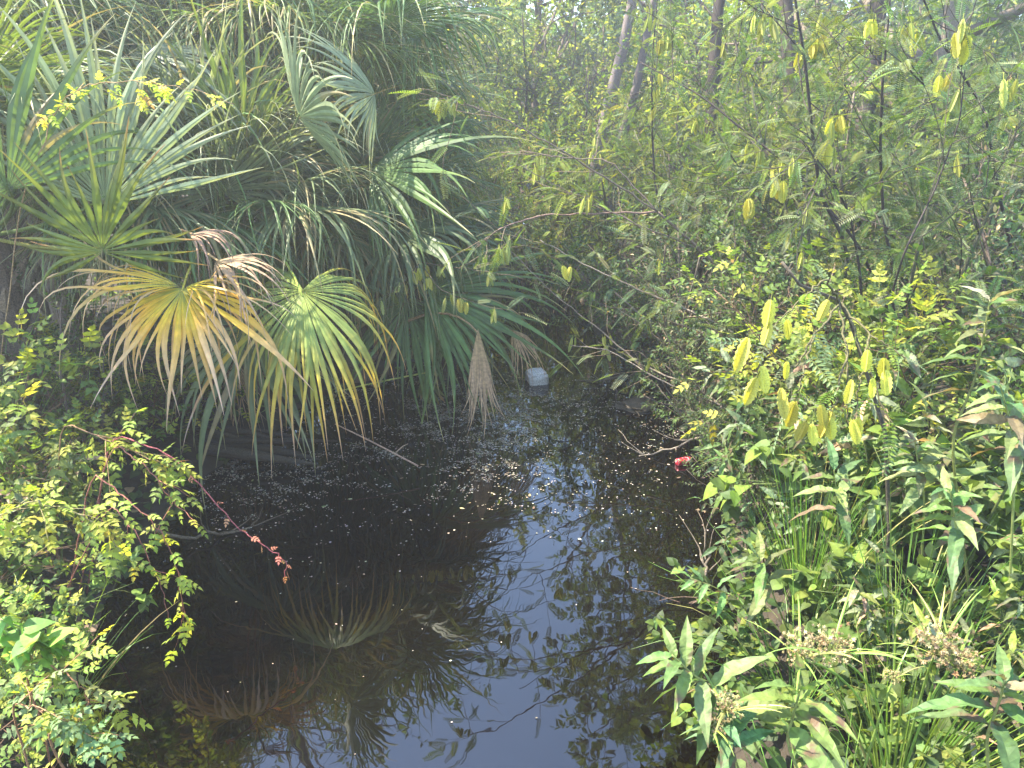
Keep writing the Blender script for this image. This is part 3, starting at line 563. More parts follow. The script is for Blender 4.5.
# the arching shrub over the channel: branches from the right bank reaching left, small pods
B2 = V(2.0, 6.0, gz(2.0, 6.0)-.02)
arch = thing('arching_shrub', 'bare-limbed shrub arching left over the channel with pale pods along its twigs', 'shrub', B2)
mb = MB(); lm = MB(); tw = []
def P2(px, r0, r1, col=(.16, .12, .09)):
    Q, r = path(px, r0, r1); mb.tube(Q-B2, r, np.array(col), 6); return Q
mb.tube(bez(V(0, 0, 0), V(.2, 0, .8), at(740, 290, 5.8)-B2, 10), np.linspace(.02, .013, 10), (.13, .1, .08), 7)
P2([(740, 290, 5.8), (700, 250, 5.7), (658, 212, 5.6)], .013, .009)
long_ = [P2([(658, 212, 5.6), (610, 180, 5.5), (540, 138, 5.4), (490, 112, 5.3), (452, 98, 5.3)], .008, .003),
 P2([(658, 212, 5.6), (600, 213, 5.5), (540, 215, 5.4), (500, 228, 5.3), (478, 245, 5.3)], .008, .003, (.2, .13, .1)),
 P2([(658, 212, 5.6), (610, 160, 5.7), (560, 158, 5.7), (520, 150, 5.7)], .006, .003),
 P2([(700, 250, 5.7), (640, 225, 5.5), (580, 200, 5.5), (520, 165, 5.4)], .006, .003)]
low = [P2([(745, 340, 5.6), (690, 310, 5.9), (640, 290, 6.1), (585, 265, 6.2), (540, 240, 6.2)], .009, .004, (.24, .2, .15)),
 P2([(740, 420, 5.2), (700, 390, 5.6), (640, 365, 6.0), (600, 330, 6.1), (560, 300, 6.2), (510, 250, 6.3)], .009, .003, (.2, .16, .12)),
 P2([(720, 405, 5.3), (660, 380, 5.7), (610, 350, 6.0), (570, 345, 6.1)], .006, .003, (.22, .18, .14))]
for Q in low[:2]: tw.append(Q[len(Q)//2:])
rs = np.random.RandomState(9)
for Q in long_+low:
    for i in range(7):
        q, dd = interp(Q, .3+.7*rs.rand()); tw.append(bend(rs, q, dd+rs.randn(3)*.6, .25+.3*rs.rand(), 4, .12, -.03))
        mb.tube(tw[-1]-B2, np.linspace(.003, .0015, 5), (.16, .12, .08), 4)
link('branch', mb.mesh('branch', M_BARK, True), arch)
leaves_on(lm, rs, [t-B2 for t in tw], T_PIN, .17, 3, [G_PALE, G_LIT, G_BLUE], [3, 4, 3], hang=.15, upj=.3)
link('foliage', lm.mesh('foliage', M_LEAF), arch)
for i in range(20):
    q, dd = interp(tw[rs.randint(len(tw))], rs.rand()); cluster(arch, q, .085+.03*rs.rand(), mesh=[POD2, POD3][i % 2])

# shrub above the palm tips, on the left side of the channel
B3 = V(-.75, 8.2, gz(-.75, 8.2)-.02)
ls = thing('seed_pod_shrub', 'yellowing feathery shrub with pale pods, tangled in the palm tips left of the channel', 'shrub', B3)
mb = MB(); lm = MB(); rs = np.random.RandomState(19); polys = []; tw = []
for i in range(7):
    d = V(.15+.5*rs.randn(), -.35+.3*rs.randn(), 1); o = grow(rs, V(0, 0, 0), d, 1.9, .013, SPP); polys += o[0]; tw += o[1]
link('branch', stems_mesh('branch', polys, (.12, .09, .07), rs), ls)
leaves_on(lm, rs, tw, T_PIN, .17, 3, [G_LIT, G_YEL, G_PALE], [3, 3, 3], hang=.15, upj=.3); link('foliage', lm.mesh('foliage', M_LEAF), ls)
for i in range(32):
    q, dd = interp(tw[rs.randint(len(tw))], rs.rand()); cluster(ls, q+B3, .10+.03*rs.rand(), mesh=[POD2, POD3][i % 2])
# low sprig over the low fan
B4 = V(-1.25, 6.6, gz(-1.25, 6.6)-.02)
sp = thing('seed_pod_sprig', 'feathery sprig with pale pods lying over the low right-reaching fan', 'shrub', B4)
mb = MB(); lm = MB(); tw = []
st = bez(V(0, 0, 0), V(.1, -.2, 1.1), at(420, 262, 5.9)-B4, 9); mb.tube(st, np.linspace(.01, .006, 9), (.12, .1, .06), 6)
for px in [[(420, 262, 5.9), (460, 268, 5.8), (510, 275, 5.7), (555, 290, 5.7)], [(420, 262, 5.9), (440, 290, 5.7), (480, 305, 5.6), (530, 315, 5.6)], [(420, 262, 5.9), (400, 285, 5.7), (380, 300, 5.6)], [(460, 268, 5.8), (490, 250, 5.7), (530, 245, 5.7), (575, 268, 5.7)]]:
    Q, r = path(px, .005, .002); mb.tube(Q-B4, r, (.12, .1, .06), 5); tw.append(Q-B4)
link('branch', mb.mesh('branch', M_BARK, True), sp); leaves_on(lm, rs, tw, T_PIN, .17, 8, [G_PALE, G_BLUE, G_LIT], [4, 3, 2], hang=.15, upj=.3); link('foliage', lm.mesh('foliage', M_LEAF), sp)
for i in range(12):
    q, dd = interp(tw[rs.randint(len(tw))], rs.rand()); cluster(sp, q+B4, .08+.03*rs.rand(), mesh=[POD2, POD][i % 2])

# bare dark stems on the right
def bare(label, base, px, r0, subs, leaf=None, pods=0, seed=1, n=3, name='bare_stemmed_shrub'):
    b = V(base[0], base[1], gz(*base)-.02); t = thing(name, label, 'shrub', b); mb = MB(); rs = np.random.RandomState(seed); tw = []
    P = np.concatenate([[b], [at(*p) for p in px]]); s = np.linspace(0, len(P)-1, 5*len(P)); Q = np.stack([np.interp(s, np.arange(len(P)), P[:, k]) for k in range(3)], 1); Q[1:-1] = (Q[:-2]+2*Q[1:-1]+Q[2:])/4
    mb.tube(Q-b, np.linspace(r0, r0*.35, len(Q)), (.05, .04, .035), 7)
    for i in range(subs):
        q, dd = interp(Q, .35+.62*(i+rs.rand())/subs); w = bend(rs, q, dd*.6+nrm(rs.randn(3))*.9, .35+.5*rs.rand(), 6, .12, .03); mb.tube(w-b, np.linspace(r0*.3, .0015, 7), (.07, .055, .045), 5); tw.append(w-b)
        for j in range(3):
            q2, d2 = interp(w, .3+.6*rs.rand()); w2 = bend(rs, q2, d2+rs.randn(3)*.6, .2+.2*rs.rand(), 4, .12, 0); mb.tube(w2-b, np.linspace(.003, .0012, 5), (.07, .06, .045), 4); tw.append(w2-b)
    link('branch', mb.mesh('branch', M_BARK, True), t)
    lm = MB(); leaves_on(lm, rs, tw, T_PIN, .13, n+2, [G_BLUE, G_PALE, G_LIT], [4, 3, 3], hang=.12, upj=.3); link('foliage', lm.mesh('foliage', M_LEAF), t)
    for i in range(pods):
        q, dd = interp(tw[rs.randint(len(tw))], rs.rand()); cluster(t, q+b, .09+.03*rs.rand(), mesh=[POD2, POD3, POD][i % 3])
    return t
bare('tall bare dark stem rising to the top edge, left of the straight one', (2.75, 5.3), [(845, 240, 5.0), (820, 195, 4.9), (812, 130, 4.8), (805, 60, 4.75), (792, -20, 4.7), (785, -90, 4.7)], .014, 9, pods=5, seed=2)
bare('slim straight dark stem reaching the top edge on the right', (3.0, 5.0), [(884, 230, 4.8), (880, 150, 4.7), (882, 90, 4.6), (888, 25, 4.6), (893, -40, 4.6)], .011, 8, pods=4, seed=3)
bare('long thin branch slanting down from upper centre into the right thicket', (3.2, 5.4), [(860, 245, 5.1), (800, 175, 5.2), (750, 135, 5.4), (700, 95, 5.6), (640, 62, 5.9)], .011, 8, pods=12, seed=4)
bare('dark forked stem in the upper right of the thicket', (4.0, 5.3), [(1000, 200, 5.0), (985, 110, 4.9), (940, 40, 4.9), (920, -10, 4.9)], .012, 9, pods=6, seed=5)
bare('crooked dark stem right of the pod cluster', (2.7, 4.3), [(890, 300, 3.9), (905, 250, 3.7), (935, 190, 3.8), (960, 120, 3.8), (965, 70, 3.8)], .007, 8, pods=6, seed=6, n=3)
bare('dark upright stem with pale pods beside the twin trunks', (1.9, 7.2), [(655, 190, 7.2), (652, 130, 7.2), (652, 60, 7.2), (660, -30, 7.2)], .012, 9, pods=14, seed=7)
bare('thin stem with a low pod cluster in the middle of the right thicket', (2.4, 4.6), [(860, 270, 4.4), (850, 215, 4.3), (830, 175, 4.2), (800, 140, 4.2)], .009, 7, pods=12, seed=8)

# ---------------------------------------------------------------- left foreground arching vines
def spray(name, label, base, px, T, size, per, cols, wts, r=.004, scol=(.2, .09, .06), subs=0, seed=1, ln=.2, cat='vine', mat=None, hang=.15):
    b = V(base[0], base[1], gz(*base)-.01); t = thing(name, label, cat, b); mb = MB(); lm = MB(); rs = np.random.RandomState(seed)
    P = np.concatenate([[b], [at(*p) for p in px]]); s = np.linspace(0, len(P)-1, 6*len(P)); Q = np.stack([np.interp(s, np.arange(len(P)), P[:, k]) for k in range(3)], 1)
    for _ in range(2): Q[1:-1] = (Q[:-2]+2*Q[1:-1]+Q[2:])/4
    Q[1:-1] += rs.randn(len(Q)-2, 3)*.004; mb.tube(Q-b, np.linspace(r, r*.4, len(Q)), scol, 6); tw = [Q[8:]-b]
    for i in range(subs):
        q, dd = interp(Q, .3+.68*rs.rand()); w = bend(rs, q, dd+rs.randn(3)*.8, ln*(.5+rs.rand()), 4, .15, -.06); mb.tube(w-b, np.linspace(r*.5, .001, 5), scol, 4); tw.append(w-b)
    link('stem', mb.mesh('stem', M_BARK, True), t); leaves_on(lm, rs, tw[:1], T, size, per*2, cols, wts, upj=.3, hang=hang)
    if subs: leaves_on(lm, rs, tw[1:], T, size, per, cols, wts, upj=.3, hang=hang)
    link('foliage', lm.mesh('foliage', M_LEAF), t); return t
LY = [(.27, .32, .045), (.19, .26, .04), (.34, .34, .05)]
spray('red_stemmed_vine', 'red-stemmed vine tip with small reddish leaves arching over the dark water', (-2.35, 3.6), [(110, 430, 3.5), (170, 455, 3.5), (205, 490, 3.45), (240, 530, 3.4), (270, 550, 3.4), (288, 562, 3.4), (284, 578, 3.4)], T_COMP, .045, 7, [(.32, .12, .08), (.36, .2, .12), (.2, .2, .08)], [4, 3, 1], .0045, (.35, .10, .10), seed=2, hang=0)
spray('pepper_vine_spray', 'lime pepper vine spray with serrated leaves drooping toward the water', (-2.3, 3.3), [(90, 470, 3.1), (130, 500, 3.05), (160, 530, 3.0), (178, 570, 3.0), (186, 625, 3.0)], T_COMP, .085, 5, LY, [4, 4, 2], .004, (.3, .13, .08), subs=3, seed=3, ln=.16)
spray('pepper_vine_spray', 'pepper vine spray reaching right with bright leaves beside the red-stemmed tip', (-2.35, 3.5), [(110, 440, 3.3), (150, 470, 3.3), (175, 505, 3.25), (200, 525, 3.2)], T_COMP, .085, 5, LY, [4, 4, 2], .004, (.3, .13, .08), subs=3, seed=4, ln=.16)
spray('pepper_vine_spray', 'pepper vine spray along the upper edge of the left foreground greenery', (-2.5, 3.6), [(60, 420, 3.4), (105, 440, 3.4), (140, 455, 3.4), (185, 470, 3.4)], T_COMP, .085, 5, LY, [4, 4, 2], .004, (.25, .15, .08), subs=8, seed=5, ln=.25)
spray('pepper_vine_spray', 'yellowest pepper vine spray low in the left corner over the water', (-1.85, 2.4), [(20, 660, 2.15), (50, 665, 2.1), (75, 680, 2.05), (92, 705, 2.05)], T_COMP, .08, 6, [(.4, .40, .06), (.25, .32, .06), (.3, .33, .12)], [4, 3, 2], .004, (.3, .15, .08), subs=8, seed=6, ln=.16)
spray('pepper_vine_spray', 'pale green pepper vine spray under the yellowest one in the corner', (-1.8, 2.2), [(10, 700, 2.0), (40, 710, 1.95), (70, 720, 1.95), (90, 735, 1.95)], T_COMP, .08, 6, [(.18, .26, .1), (.13, .2, .08), LY[0]], [4, 3, 2], .004, (.3, .15, .08), subs=8, seed=7, ln=.14)
spray('pepper_vine_spray', 'yellow-lit pepper vine spray at the left edge above the heart leaves', (-2.3, 2.9), [(-10, 520, 2.8), (30, 500, 2.75), (70, 510, 2.7), (105, 530, 2.7)], T_COMP, .09, 6, LY, [3, 3, 3], .004, (.2, .16, .08), subs=10, seed=8, ln=.22)
spray('pepper_vine_spray', 'pepper vine spray hanging free at the tip of the drooping stems', (-2.3, 3.1), [(110, 500, 2.9), (140, 540, 2.85), (160, 580, 2.85), (170, 625, 2.85)], T_COMP, .07, 3, LY, [4, 4, 2], .003, (.28, .12, .08), subs=2, seed=9, ln=.1)
spray('yellow_leaf_sprig', 'thin sprig of small yellow leaves lying across the silvery upright fan', (-3.3, 4.3), [(20, 200, 4.0), (60, 100, 3.95), (90, 84, 3.95), (140, 82, 3.9), (190, 88, 3.9), (235, 104, 3.9)], T_COMP, .055, 7, [(.50, .50, .06), (.42, .46, .06), (.45, .3, .15)], [4, 3, 1], .0035, (.3, .2, .1), subs=9, seed=21, ln=.09)
spray('heart_leaf_spray', 'bright lime heart leaves at the very left edge above the corner', (-1.95, 2.5), [(-20, 620, 2.2), (10, 622, 2.15), (35, 635, 2.1), (45, 660, 2.1)], T_HEART, .075, 5, [(.2, .34, .05), (.14, .26, .05)], [1, 1], .003, (.2, .25, .08), subs=5, seed=10, ln=.12)
spray('fallen_twig', 'bare brown twig sticking up beneath the left foreground vines', (-1.6, 2.3), [(45, 740, 2.1), (70, 700, 2.15)], T_SM, .02, 1, [TAN], [1], .006, (.3, .16, .08), seed=11, cat='twig')

# ---------------------------------------------------------------- right foreground plants
def rosette(label, base, px, r, n, size, cols, wts, seed, whorl=3):
    b = V(base[0], base[1], gz(*base)-.01); t = thing('willow_leaf_weed', label, 'weed', b); rs = np.random.RandomState(seed); mb = MB(); lm = MB()
    P = np.concatenate([[b], [at(*p) for p in px]]); s = np.linspace(0, len(P)-1, 6*len(P)); Q = np.stack([np.interp(s, np.arange(len(P)), P[:, k]) for k in range(3)], 1)
    for _ in range(2): Q[1:-1] = (Q[:-2]+2*Q[1:-1]+Q[2:])/4
    mb.tube(Q-b, np.linspace(r, r*.5, len(Q)), (.26, .28, .09), 7); link('stem', mb.mesh('stem', M_GRASS, True), t)
    Pp = []; D = []
    for i in range(n):
        f = i/(n-1); q, dd = interp(Q, .45+.54*f); a = i*2.2+rs.rand()*.4; u = nrm(np.cross(dd, V(.2, .1, 1))); w = np.cross(dd, u)
        an = 1.35-.75*f; Pp.append(q-b); D.append(dd*cos(an)+(u*cos(a)+w*sin(a))*sin(an)+V(0, 0, -.12))
    lm.inst(T_BIG, np.array(Pp), nrm(np.array(D)), V(0, 0, 1)+rs.randn(n, 3)*.25, size*(1.1-.45*np.linspace(0, 1, n))*(.85+.3*rs.rand(n)), mixcols(cols, wts, n, rs))
    link('foliage', lm.mesh('foliage', M_BIG), t); return t
NC = [(.10, .16, .04), (.08, .135, .045), (.14, .18, .055), (.15, .11, .06)]
rosette('lance-leaved weed leaning left over the water with one leaf browned', (1.05, 1.75), [(745, 720, 1.72), (715, 690, 1.7), (690, 672, 1.68), (672, 655, 1.68)], .0045, 13, .15, NC, [4, 3, 2, 1.5], 3)
rosette('bright lance-leaved weed with long pointed leaves at the bottom edge, centre right', (1.15, 1.6), [(785, 745, 1.62), (795, 710, 1.62), (800, 690, 1.62)], .005, 11, .19, [(.15, .22, .05), (.12, .19, .045)], [2, 1], 5)
rosette('weed with drooping grey-green leaves at the water edge below the pods', (1.35, 3.0), [(775, 600, 2.8), (765, 570, 2.8), (755, 555, 2.8)], .004, 12, .16, NC, [2, 4, 2, .6], 6)
rosette('small weed with smooth leaves reaching over the water, mid right', (1.25, 2.9), [(740, 600, 2.75), (710, 585, 2.7), (690, 578, 2.7)], .003, 9, .10, [(.11, .19, .06)], [1], 7)
rosette('brown-tipped weed growing up through the sedge below the pods', (1.5, 2.9), [(838, 520, 2.75), (836, 490, 2.7), (834, 470, 2.68)], .0035, 9, .17, NC, [2, 3, 2, 3], 8)
rosette('weed with mottled leaves in the middle of the right foreground', (1.7, 2.5), [(960, 560, 2.3), (955, 520, 2.3), (950, 490, 2.3)], .005, 16, .155, NC, [3, 4, 2, 1], 9)
rosette('sunlit weed top with bleached leaves right of the pods', (1.9, 3.0), [(925, 500, 2.8), (918, 465, 2.8), (915, 440, 2.8)], .005, 16, .15, [(.18, .21, .08), (.12, .17, .05), (.28, .27, .15)], [3, 3, 1], 10)
rosette('tallest weed at the right edge with arrow-like leaves near its top', (2.1, 2.9), [(950, 440, 2.7), (975, 380, 2.7), (985, 330, 2.7), (990, 300, 2.7)], .006, 24, .155, [(.12, .18, .05), (.16, .2, .07), (.09, .15, .045), (.26, .24, .14)], [4, 3, 3, .6], 11)
rosette('weed with pale down-turned leaves at the right edge, halfway down', (2.0, 2.5), [(1015, 470, 2.4), (1010, 420, 2.4), (1000, 385, 2.4)], .005, 16, .15, NC, [3, 3, 3, 1], 12)
rosette('dull weed in the bottom right corner below the sedge heads', (1.45, 1.55), [(985, 740, 1.55), (1000, 700, 1.55), (1005, 680, 1.55)], .005, 13, .17, NC, [2, 4, 1, 2], 13)
rosette('low weed in the bottom edge left of the bright one', (.95, 1.6), [(735, 760, 1.6), (730, 740, 1.6), (722, 722, 1.6)], .004, 13, .14, [(.08, .14, .05), (.1, .155, .06)], [1, 1], 14)

def blades(mb, rs, b, n, L, w, spread, droop, cols, wts, br=.05):
    ns = 8; T = np.linspace(0, 1, ns)
    for i in range(n):
        a = rs.rand()*6.28; tl = spread*(.2+.8*rs.rand()); d = nrm(V(cos(a)*tl, sin(a)*tl, 1)); l = L*(.6+.5*rs.rand()); p = b+V(cos(a), sin(a), 0)*br*rs.rand(); sd = nrm(np.cross(d, V(cos(a+.3), sin(a+.3), .01))); sd = nrm(np.cross(d, V(0, 0, 1))+rs.randn(3)*.2)
        dr = droop*(.4+1.2*rs.rand()); vs = []
        for t in T:
            ww = w*(1-t**2.2)+.0006; n_ = np.cross(sd, d); vs += [p+sd*ww, p+n_*ww*.5, p-sd*ww]; d = nrm(d+V(0, 0, -1)*dr*t*.35); p = p+d*l/(ns-1)
        k = np.arange(ns-1)*3; c = mixcols(cols, wts, 1, rs)[0]
        mb.add(vs, [np.concatenate([np.stack([k, k+1, k+4, k+3], 1), np.stack([k+1, k+2, k+5, k+4], 1)])], c)
def sedge(label, x, y, n, L, heads, seed, w=.004, droop=.5, spread=.6, cols=None, cat='sedge'):
    b = V(x, y, gz(x, y)-.02); t = thing('sedge_clump', label, cat, b); rs = np.random.RandomState(seed); mb = MB()
    blades(mb, rs, V(0, 0, 0), n, L, w, spread, droop, cols or [(.12, .22, .03), (.18, .27, .04), (.08, .15, .03), (.32, .29, .1)], [4, 3, 3, 1]); link('blade_tuft', mb.mesh('blade_tuft', M_GRASS), t)
    for hd in heads:
        px, py, d, sz = hd[:4]; h = at(px, py, d)-b; sz = sz*1.3; c = MB(); Q = bez(V(0, 0, 0), V(h[0]*.3, h[1]*.3, h[2]*.75), h, 10); c.tube(Q, np.linspace(.005, .0032, 10), (.2, .3, .06), 5)
        st = link('flower_stalk', c.mesh('flower_stalk', M_GRASS, True), t)
        f = MB(); nr = 22; P = []; D = []
        for i in range(nr):
            a = i*2.4; e = .15+1.2*(1-i/nr); dd = V(cos(a)*cos(e), sin(a)*cos(e), sin(e)); l = sz*(.35+.5*rs.rand()); f.tube(np.array([h, h+dd*l*.5+V(0, 0, .01), h+dd*l]), [.0012, .001, .0008], (.25, .28, .08), 3)
            for k in range(5): P.append(h+dd*l*(.72+.34*rs.rand())+rs.randn(3)*sz*.10); D.append(nrm(dd+rs.randn(3)*.8))
        m = len(P); f.inst(T_SPIKE, np.array(P), np.array(D), rs.randn(m, 3), sz*.16*(.7+.6*rs.rand(m)), mixcols([(.33, .26, .12), (.27, .20, .09), (.40, .33, .17), (.28, .28, .11)], [4, 3, 2, 1], m, rs)); link('flower_head', f.mesh('flower_head', M_DRY), t)
        br = MB(); blades(br, rs, h, 5, sz*2.6, .0035, 2.2, .5, [(.22, .32, .06), (.4, .36, .12)], [3, 1], br=.003); link('bract', br.mesh('bract', M_GRASS), st)
    return t
sedge('tall sedge clump with brown flower heads in the right foreground', 1.35, 2.05, 70, 1.0, [(830, 655, 1.75, .085), (800, 658, 1.78, .07), (935, 655, 1.7, .085), (955, 668, 1.68, .07)], 1, w=.0045, droop=.55)
sedge('sedge with small tan heads low at the bottom edge by the water', 1.0, 1.72, 36, .7, [(725, 712, 1.62, .055), (712, 728, 1.6, .045), (893, 680, 1.66, .03)], 2, w=.0035)
sedge('grass clump with thin straight blades beside the water under the pods', 1.45, 3.2, 110, .95, [], 3, w=.003, droop=.35, spread=.5, cat='grass')
sedge('grass clump between the sedge heads and the mottled weed', 1.6, 2.6, 90, .9, [], 4, w=.0035, droop=.45, cat='grass')
sedge('grass tuft leaning out over the water, right bank', 1.2, 2.6, 50, .85, [], 5, w=.003, droop=.9, spread=1.0, cat='grass')
sedge('grass tuft at the left edge under the heart leaves', -2.0, 2.7, 40, .75, [], 6, w=.004, droop=.8, spread=.9, cat='grass')
sedge('fine grass on the far left bank beside the upper vines', -3.2, 4.3, 90, 1.1, [], 7, w=.004, droop=.5, spread=.6, cat='grass')

# ---------------------------------------------------------------- small things on the water
def obj1(name, label, cat, mb, mat, smooth, loc): return tag(link(name, mb.mesh(name, mat, smooth), None, loc), label, cat)
Q = np.array([at(335, 424, 5.35), at(370, 440, 5.25), at(418, 466, 5.12)]); Q = bez(Q[0], Q[1], Q[2], 9); b = Q[-1].copy(); mb = MB(); mb.tube(Q-b, np.linspace(.0045, .007, 9), (.34, .22, .15), 7); mb.tube(np.array([Q[6], Q[6]+V(.06, .02, .05), Q[6]+V(.1, .02, .07)])-b, [.006, .004, .002], (.4, .3, .2), 5)
obj1('dead_stick', 'thin pale stick slanting from the long yellowing frond down to the water', 'stick', mb, M_BARK, True, b)
Q = np.array([at(395, 385, 6.5), at(440, 388, 6.3), at(345, 384, 6.6)]); Q = bez(at(335, 392, 6.3), at(385, 380, 6.3), at(430, 372, 6.3), 9); mb = MB(); b = Q[0].copy(); mb.tube(Q-b, np.linspace(.006, .008, 9), (.35, .36, .08), 6)
obj1('yellow_stalk', 'yellow-green leaf stalk lying across behind the long yellowing frond', 'stalk', mb, M_BARK, True, b)
# pale block
def rough_box(sx, sy, sz, col, seed, bev=.03):
    import bmesh
    bm = bmesh.new(); bmesh.ops.create_cube(bm, size=1); bmesh.ops.scale(bm, vec=(sx, sy, sz), verts=bm.verts)
    bmesh.ops.bevel(bm, geom=bm.edges[:], offset=min(sx, sy, sz)*.12, segments=2, affect='EDGES'); bmesh.ops.subdivide_edges(bm, edges=bm.edges[:], cuts=2, use_grid_fill=True)
    rs = np.random.RandomState(seed)
    for v in bm.verts:
        n = bev*min(sx, sy, sz); v.co.x += rs.randn()*n; v.co.y += rs.randn()*n; v.co.z += rs.randn()*n
    me = bpy.data.meshes.new('block'); bm.to_mesh(me); bm.free(); a = me.attributes.new('Col', 'FLOAT_COLOR', 'POINT'); a.data.foreach_set('color', np.tile([*col, 1.], len(me.vertices)).astype(np.float32)); me.materials.append(M_BARK)
    me.polygons.foreach_set('use_smooth', np.full(len(me.polygons), True)); return me
p = at(534, 378, 7.15); w_ = rough_box(.19, .2, .17, (.55, .53, .50), 3, .045); o = link('concrete_block', w_, None, (p[0]+.03, p[1]+.05, .03)); o.rotation_euler = (.05, -.08, .3); tag(o, 'pale concrete block standing in the water at the mouth of the channel', 'block')
p = at(614, 406, 6.6); o = link('mud_hummock', rough_box(.36, .3, .12, (.09, .075, .055), 4, .1), None, (p[0]+.22, p[1]-.05, -.035)); o.rotation_euler = (.1, .12, .8); tag(o, 'low brown mud hummock at the foot of the right bank', 'hummock')
mb = MB(); Q = bend(np.random.RandomState(2), V(0, 0, 0), V(-1, .15, .02), .75, 8, .05, 0); mb.tube(Q, np.linspace(.035, .018, 9), (.06, .045, .035), 9); mb.tube(np.array([Q[4], Q[4]+V(.02, .05, .1), Q[4]+V(-.03, .1, .17)]), [.012, .009, .004], (.07, .05, .04), 5)
p = at(655, 404, 6.7); obj1('sunken_log', 'dark half-sunk log poking out from the right bank', 'log', mb, M_BARK, True, (p[0], p[1], .01))
def dead_branch(label, pts, r0, col, seed):
    rs = np.random.RandomState(seed); P = np.array(pts, float); b = P[0].copy(); s_ = np.linspace(0, len(P)-1, 12); Q = np.stack([np.interp(s_, np.arange(len(P)), P[:, k]) for k in range(3)], 1); Q[1:-1] = (Q[:-2]+2*Q[1:-1]+Q[2:])/4; Q[1:-1] += rs.randn(10, 3)*.012
    mb = MB(); mb.tube(Q-b, np.linspace(r0, r0*.35, 12), col, 7)
    for i in range(6):
        q, dd = interp(Q, .25+.7*rs.rand()); w = bend(rs, q, dd+rs.randn(3)*.7, .12+.25*rs.rand(), 5, .15, 0); mb.tube(w-b, np.linspace(r0*.4, .0015, 6), col, 5)
    obj1('dead_branch', label, 'branch', mb, M_BARK, True, b)
dead_branch('bare grey branch slumped from the right bank into the water near the red can', [(1.75, 5.6, .3), (1.35, 5.45, .12), (.95, 5.5, -.03)], .012, (.17, .14, .11), 1)
dead_branch('dark forked branch lying along the waterline above the sunken log', [(1.6, 7.0, .25), (1.1, 7.1, .08), (.55, 7.3, -.02)], .016, (.08, .065, .05), 2)
dead_branch('thin root looping out of the right bank beneath the grass clump', [(1.45, 3.6, .12), (1.15, 3.5, .10), (.95, 3.62, -.03)], .009, (.13, .09, .06), 3)
dead_branch('short broken stem standing in the water by the smooth-leaved weed', [(1.12, 3.75, -.1), (1.1, 3.75, .1), (1.1, 3.77, .22)], .014, (.14, .11, .08), 4)
dead_branch('brown branch half under water at the foot of the left vines', [(-2.3, 4.1, .15), (-1.95, 4.2, .05), (-1.6, 4.5, -.03)], .014, (.10, .075, .05), 5)
# mass of fallen leaf bases under the palms
bt = thing('fallen_frond_heap', 'heap of curled grey-brown fallen leaf bases at the water under the gold frond', 'debris', (-2.25, 5.35, gz(-2.25, 5.35)))
rs = np.random.RandomState(14)
for i in range(11):
    mb = MB(); s_ = V(-2.75+.5*rs.rand(), 5.35+.25*rs.rand(), .10+.12*rs.rand())-np.array(bt.location); e = s_+V(.55+.45*rs.rand(), -.2+.3*rs.rand(), -.02-.08*rs.rand()); Q = bez(s_, (s_+e)/2+V(0, -.05, .14*rs.rand()), e, 8)
    mb.tube(Q, np.array([.02, .03, .035, .034, .03, .024, .016, .006])*(.7+.7*rs.rand()), np.array((.045, .036, .027))*(.6+.7*rs.rand()), 6); link('leaf_base', mb.mesh('leaf_base', M_BARK, True), bt)
# red can
m, N, L = newmat('red_can_paint'); pb = N.new('ShaderNodeBsdfPrincipled'); pb.inputs['Roughness'].default_value = .35; pb.inputs['Metallic'].default_value = .3
ob = N.new('ShaderNodeTexCoord'); nz = N.new('ShaderNodeTexNoise'); nz.inputs['Scale'].default_value = 30; L.new(ob.outputs['Object'], nz.inputs['Vector']); rp = N.new('ShaderNodeValToRGB'); rp.color_ramp.elements[0].color = (.5, .02, .04, 1); rp.color_ramp.elements[1].color = (.75, .5, .5, 1); rp.color_ramp.elements[0].position = .5; rp.color_ramp.elements[1].position = .62; L.new(nz.outputs[0], rp.inputs[0]); L.new(rp.outputs[0], pb.inputs['Base Color']); oo = N.new('ShaderNodeOutputMaterial'); L.new(pb.outputs[0], oo.inputs[0])
m2, N2, L2 = newmat('can_metal'); pb = N2.new('ShaderNodeBsdfPrincipled'); pb.inputs['Metallic'].default_value = 1; pb.inputs['Roughness'].default_value = .3; pb.inputs['Base Color'].default_value = (.6, .6, .62, 1); oo = N2.new('ShaderNodeOutputMaterial'); L2.new(pb.outputs[0], oo.inputs[0])
p = at(684, 458, 5.35); can = thing('drink_can', 'crumpled red drink can floating at the edge of the right bank', 'can', (p[0], p[1], .02)); can.rotation_euler[2] = .35
rs = np.random.RandomState(6); mb = MB(); X = np.array([(-.06, 0, 0), (-.055, 0, 0), (-.03, .003, 0), (0, -.003, .002), (.03, .002, 0), (.055, 0, 0)]); mb.tube(X, [.027, .032, .029, .033, .031, .030], (.5, .02, .04), 14); link('can_body', mb.mesh('can_body', m, True), can)
mb = MB(); mb.tube(np.array([(.055, 0, 0), (.062, 0, 0)]), [.030, .025], (.6, .6, .6), 14); link('can_lid', mb.mesh('can_lid', m2), can)

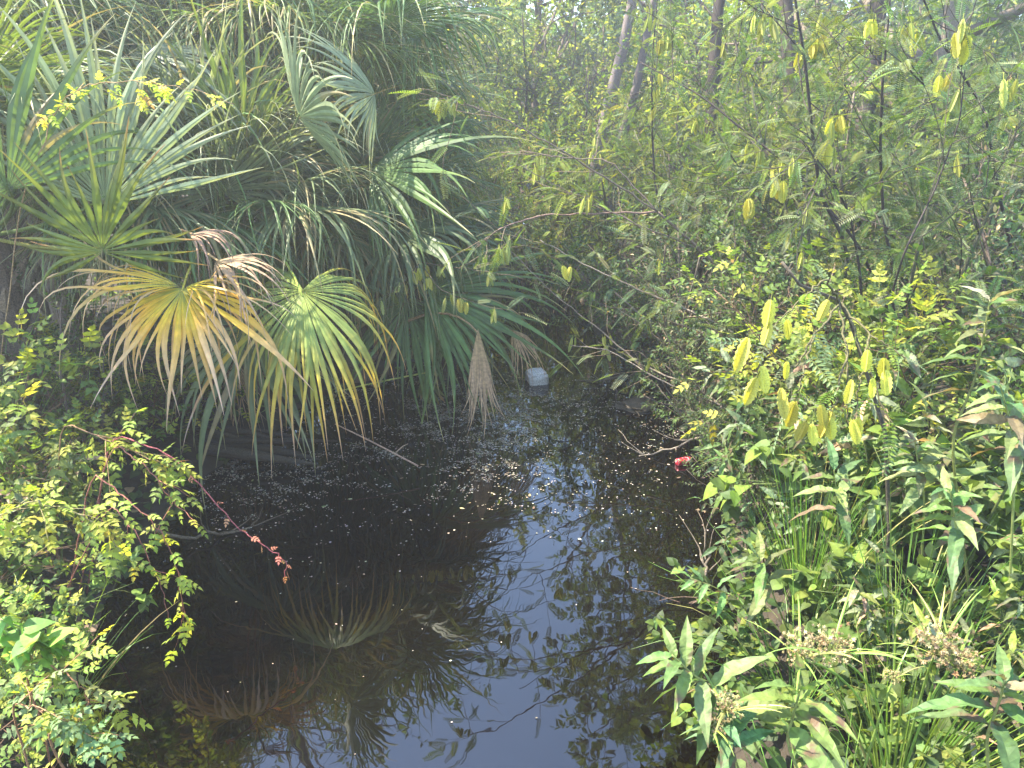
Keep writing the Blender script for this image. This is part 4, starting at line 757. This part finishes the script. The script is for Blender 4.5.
# ---------------------------------------------------------------- added haze
HAZE = True  # thin haze volume added to stand in for whitish lens glare up top
if HAZE:
    m, N, L = newmat('haze'); pv = N.new('ShaderNodeVolumePrincipled'); pv.inputs['Color'].default_value = (1, .99, .96, 1); pv.inputs['Density'].default_value = .0078; pv.inputs['Anisotropy'].default_value = .5; oo = N.new('ShaderNodeOutputMaterial'); L.new(pv.outputs[0], oo.inputs['Volume'])
    mb = MB(); a, b, c, d, z0, z1 = -170, 170, -70, 230, -2, 13
    mb.add([(a, c, z0), (b, c, z0), (b, d, z0), (a, d, z0), (a, c, z1), (b, c, z1), (b, d, z1), (a, d, z1)], [[(0, 3, 2, 1), (4, 5, 6, 7), (0, 1, 5, 4), (1, 2, 6, 5), (2, 3, 7, 6), (3, 0, 4, 7)]], (1, 1, 1))
    tag(link('haze', mb.mesh('haze', m)), kind='stuff')

# ---------------------------------------------------------------- light, camera, render
SUN_AZ, SUN_EL = -80., 57.     # azimuth from +Y, negative to the left
w = bpy.data.worlds.new('World'); sc.world = w; w.use_nodes = True; nt = w.node_tree
sky = nt.nodes.new('ShaderNodeTexSky'); sky.sky_type = 'NISHITA'; sky.sun_disc = False; sky.ozone_density = 2.6; sky.dust_density = .3; sky.sun_elevation = R(SUN_EL); sky.sun_rotation = R(SUN_AZ)
bg = nt.nodes['Background']; bg.inputs['Strength'].default_value = .15; nt.links.new(sky.outputs[0], bg.inputs['Color'])
sl = bpy.data.lights.new('sun', 'SUN'); sl.energy = 3.9; sl.angle = R(.5); sl.color = (1, .92, .78); so = bpy.data.objects.new('sun', sl); COL.objects.link(so)
from mathutils import Vector
sd = Vector((sin(R(SUN_AZ))*cos(R(SUN_EL)), cos(R(SUN_AZ))*cos(R(SUN_EL)), sin(R(SUN_EL)))); so.rotation_euler = sd.to_track_quat('Z', 'Y').to_euler(); so.location = sd*30
cam = bpy.data.cameras.new('camera'); cam.sensor_width = 36; cam.lens = 36*F/1024; cam.clip_end = 1000; cam.clip_start = .05
co = bpy.data.objects.new('camera', cam); COL.objects.link(co); co.location = (0, 0, CAMZ); co.rotation_euler = (R(90-PITCH), 0, 0); sc.camera = co
sc.view_settings.view_transform = 'Standard'; sc.view_settings.look = 'None'; sc.view_settings.gamma = 1; sc.view_settings.use_curve_mapping = False; sc.view_settings.exposure = 2.68
c = sc.cycles; c.max_bounces = 6; c.diffuse_bounces = 3; c.glossy_bounces = 3; c.transmission_bounces = 4; c.volume_bounces = 0; c.transparent_max_bounces = 4; c.caustics_reflective = False; c.caustics_refractive = False
print('TRIS', sum(len(m.polygons) for m in bpy.data.meshes), 'objs', len(bpy.data.objects))
